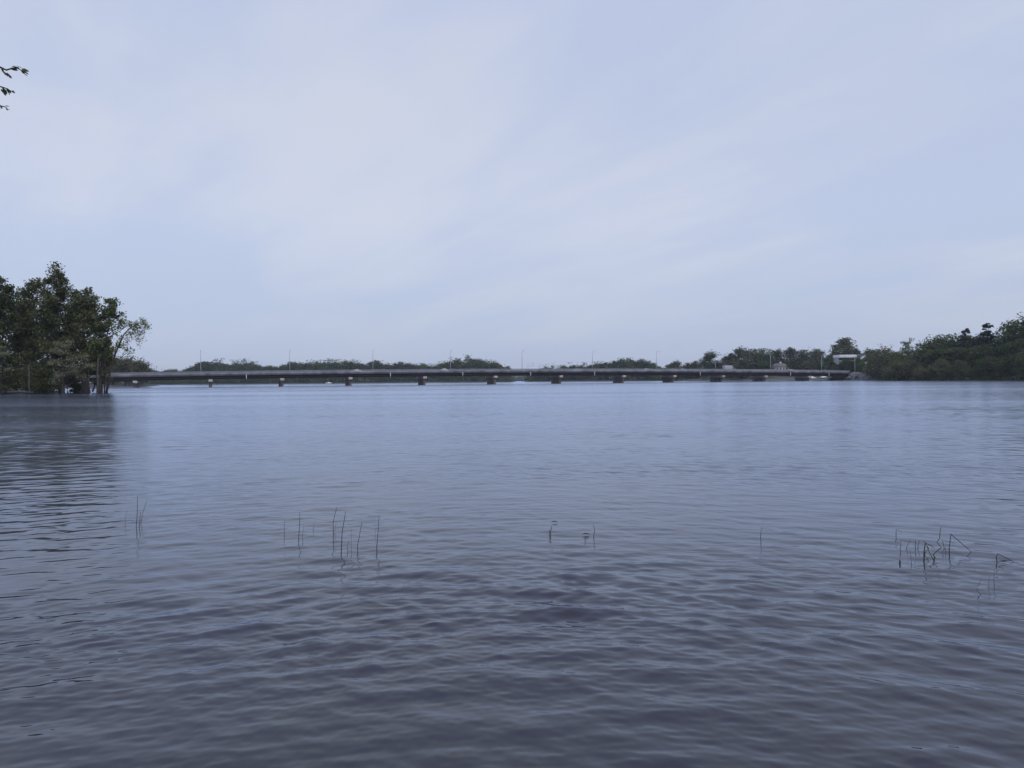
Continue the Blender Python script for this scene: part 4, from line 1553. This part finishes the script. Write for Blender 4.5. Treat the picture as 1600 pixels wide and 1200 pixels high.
# ------------------------------------------------------------------ tree on the near bank whose branch tips hang into the picture
def near_tree():
    rng = np.random.RandomState(15)
    base = Vector((-7.4, 2.2, 0.1))
    root = empty('riverside_tree', base)
    tag(root, 'tree whose drooping leafy twig tips reach into the sky from the left edge', 'tree')
    b = np.array(base)
    tk = MB()
    trunk = np.array([(0, 0, -0.4), (0.1, 0.05, 1.2), (0.05, 0.1, 2.6), (0.25, 0.2, 4.2), (0.2, 0.2, 6.0), (0.3, 0.1, 7.6)])
    tk.tube(trunk, [0.24, 0.19, 0.17, 0.14, 0.09, 0.03], 10)
    lf = MB()

    def leaf(p, d, L, tint, w=0.42):
        d = d / (np.linalg.norm(d) + 1e-9)
        s = np.cross(d, np.array([rng.normal(0, .5), rng.normal(0, .5), 1.0]))
        s /= np.linalg.norm(s) + 1e-9
        nrm = np.cross(s, d)
        V = [p, p + d * L * 0.35 + s * L * w * 0.5, p + d * L * 0.75 + s * L * w * 0.32, p + d * L - nrm * L * 0.1, p + d * L * 0.75 - s * L * w * 0.32, p + d * L * 0.35 - s * L * w * 0.5,
             p + d * L * 0.5 - nrm * L * 0.06]
        lf.add(V, None, [[0, 1, 6], [1, 2, 6], [2, 3, 6], [3, 4, 6], [4, 5, 6], [5, 0, 6]], tint)

    def twig(pts, r0, r1):
        tk.tube(pts, np.linspace(r0, r1, len(pts)), 5)
    Y = 6.0

    def L(px, py, dy=0):
        return np.array(at(px, py, Y + dy)) - b
    sprays = [
        ([(-60, 92), (-20, 99), (0, 105), (10, 109.5), (18, 107), (27, 105), (33, 110), (36, 112)],
         [(17, 107, 12, 0, 3), (20, 105, 9, 1, 3), (36, 111, 7, 5, 4), (32, 109, 9, 6, 3), (26, 104, 7, 3, 1), (10, 113, 6, 7, 3), (14, 116, 4, 6, 3), (3, 107, 3, 6, 2), (5, 111, 3, 6, 2), (-6, 102, 4, 7, 3)]),
        ([(-60, 112), (-30, 122), (-10, 133), (3, 136), (12, 139), (17, 142)],
         [(3, 137, 7, 6, 4), (5, 138, 6, 9, 3), (10, 139, 6, 8, 3), (13, 138, 4, 6, 2), (17, 142, 6, 4, 2), (2, 139, 3, 4, 3), (8, 137, 8, 4, 3)]),
        ([(-60, 128), (-30, 142), (-12, 158), (2, 166), (8, 167), (11, 169)],
         [(-2, 165, 5, 5, 3), (8, 166, 7, 2, 1), (10, 169, 5, 4, 2), (2, 166, 3, 5, 2), (-8, 160, 5, 6, 3)]),
    ]
    hub = np.array(at(-150, 60, 5.0)) - b
    s0 = trunk[3]
    t = np.linspace(0, 1, 7)[:, None]
    mid = (s0 + hub) / 2 + np.array([0, 0, 0.35])
    twig((1 - t) ** 2 * s0 + 2 * t * (1 - t) * mid + t ** 2 * hub, 0.075, 0.022)
    for path, leaves in sprays:
        pts = [hub] + [L(x, y) for x, y in path]
        twig(pts, 0.010, 0.0022)
        for (x, y, ddx, ddy, m) in leaves:
            p = L(x, y)
            e = L(x + ddx, y + ddy)
            for k in range(m):
                d = (e - p) + rng.normal(0, 0.18, 3) * np.linalg.norm(e - p)
                leaf(p + rng.normal(0, 0.004, 3), d, max(np.linalg.norm(e - p), 0.025) * rng.uniform(0.85, 1.25), float(np.clip(rng.normal(0.5, 0.25), 0, 1)))
    # the rest of the crown, outside the picture
    for k in range(60):
        d = rng.normal(size=3)
        d /= np.linalg.norm(d)
        c = np.array([-0.5, -0.6, 5.6]) + d * np.array([2.0, 1.9, 2.4]) * rng.uniform(0.5, 1)
        wpt = c + b
        if wpt[0] > -0.62 * max(wpt[1], 0) - 2.0:
            continue
        h0 = min(max(c[2] - 1.0, 2.4), 7.0)
        s = np.array([np.interp(h0, trunk[:, 2], trunk[:, 0]), np.interp(h0, trunk[:, 2], trunk[:, 1]), h0])
        t = np.linspace(0, 1, 5)[:, None]
        mid = (s + c) / 2 + np.array([0, 0, 0.2])
        bz = (1 - t) ** 2 * s + 2 * t * (1 - t) * mid + t ** 2 * c
        twig(bz, 0.03, 0.006)
        for m in range(60):
            u = rng.uniform(0.45, 1.05)
            p = (1 - u) ** 2 * s + 2 * u * (1 - u) * mid + u ** 2 * c + rng.normal(0, 0.22, 3)
            leaf(p, np.array([rng.normal(0, 1), rng.normal(0, 1), -0.6]), rng.uniform(0.06, 0.10), float(np.clip(rng.normal(0.5, 0.25), 0, 1)))
    tk.build('trunk', M['bark'], root, True)
    lf.build('crown', M['leaf_near'], root, False, True)


near_tree()

# ------------------------------------------------------------------ haze
HAZE = 0.00013
if HAZE > 0:
    mb = MB()
    mb.box((0, 1230, 20.0), (5600, 2660, 46))
    m, nt, out = new_mat('haze')
    v = N(nt, 'ShaderNodeVolumePrincipled')
    v.inputs['Color'].default_value = (0.86, 0.92, 1.0, 1)
    v.inputs['Density'].default_value = HAZE
    v.inputs['Anisotropy'].default_value = 0.2
    nt.links.new(v.outputs[0], out.inputs['Volume'])
    o = mb.build('haze', m)
    o['kind'] = 'stuff'
    o['label'] = 'thin pale air haze over the river'

for o in scene.objects:
    if 'px' in o:
        del o['px']

# ------------------------------------------------------------------ render settings
scene.render.engine = 'CYCLES'
scene.view_settings.view_transform = 'Standard'
scene.view_settings.look = 'None'
scene.view_settings.exposure = 0.0
scene.view_settings.gamma = 1.0
scene.cycles.max_bounces = 6
scene.cycles.diffuse_bounces = 3
scene.cycles.glossy_bounces = 3
scene.cycles.transmission_bounces = 2
scene.cycles.volume_bounces = 0
scene.cycles.transparent_max_bounces = 4
scene.cycles.use_denoising = True
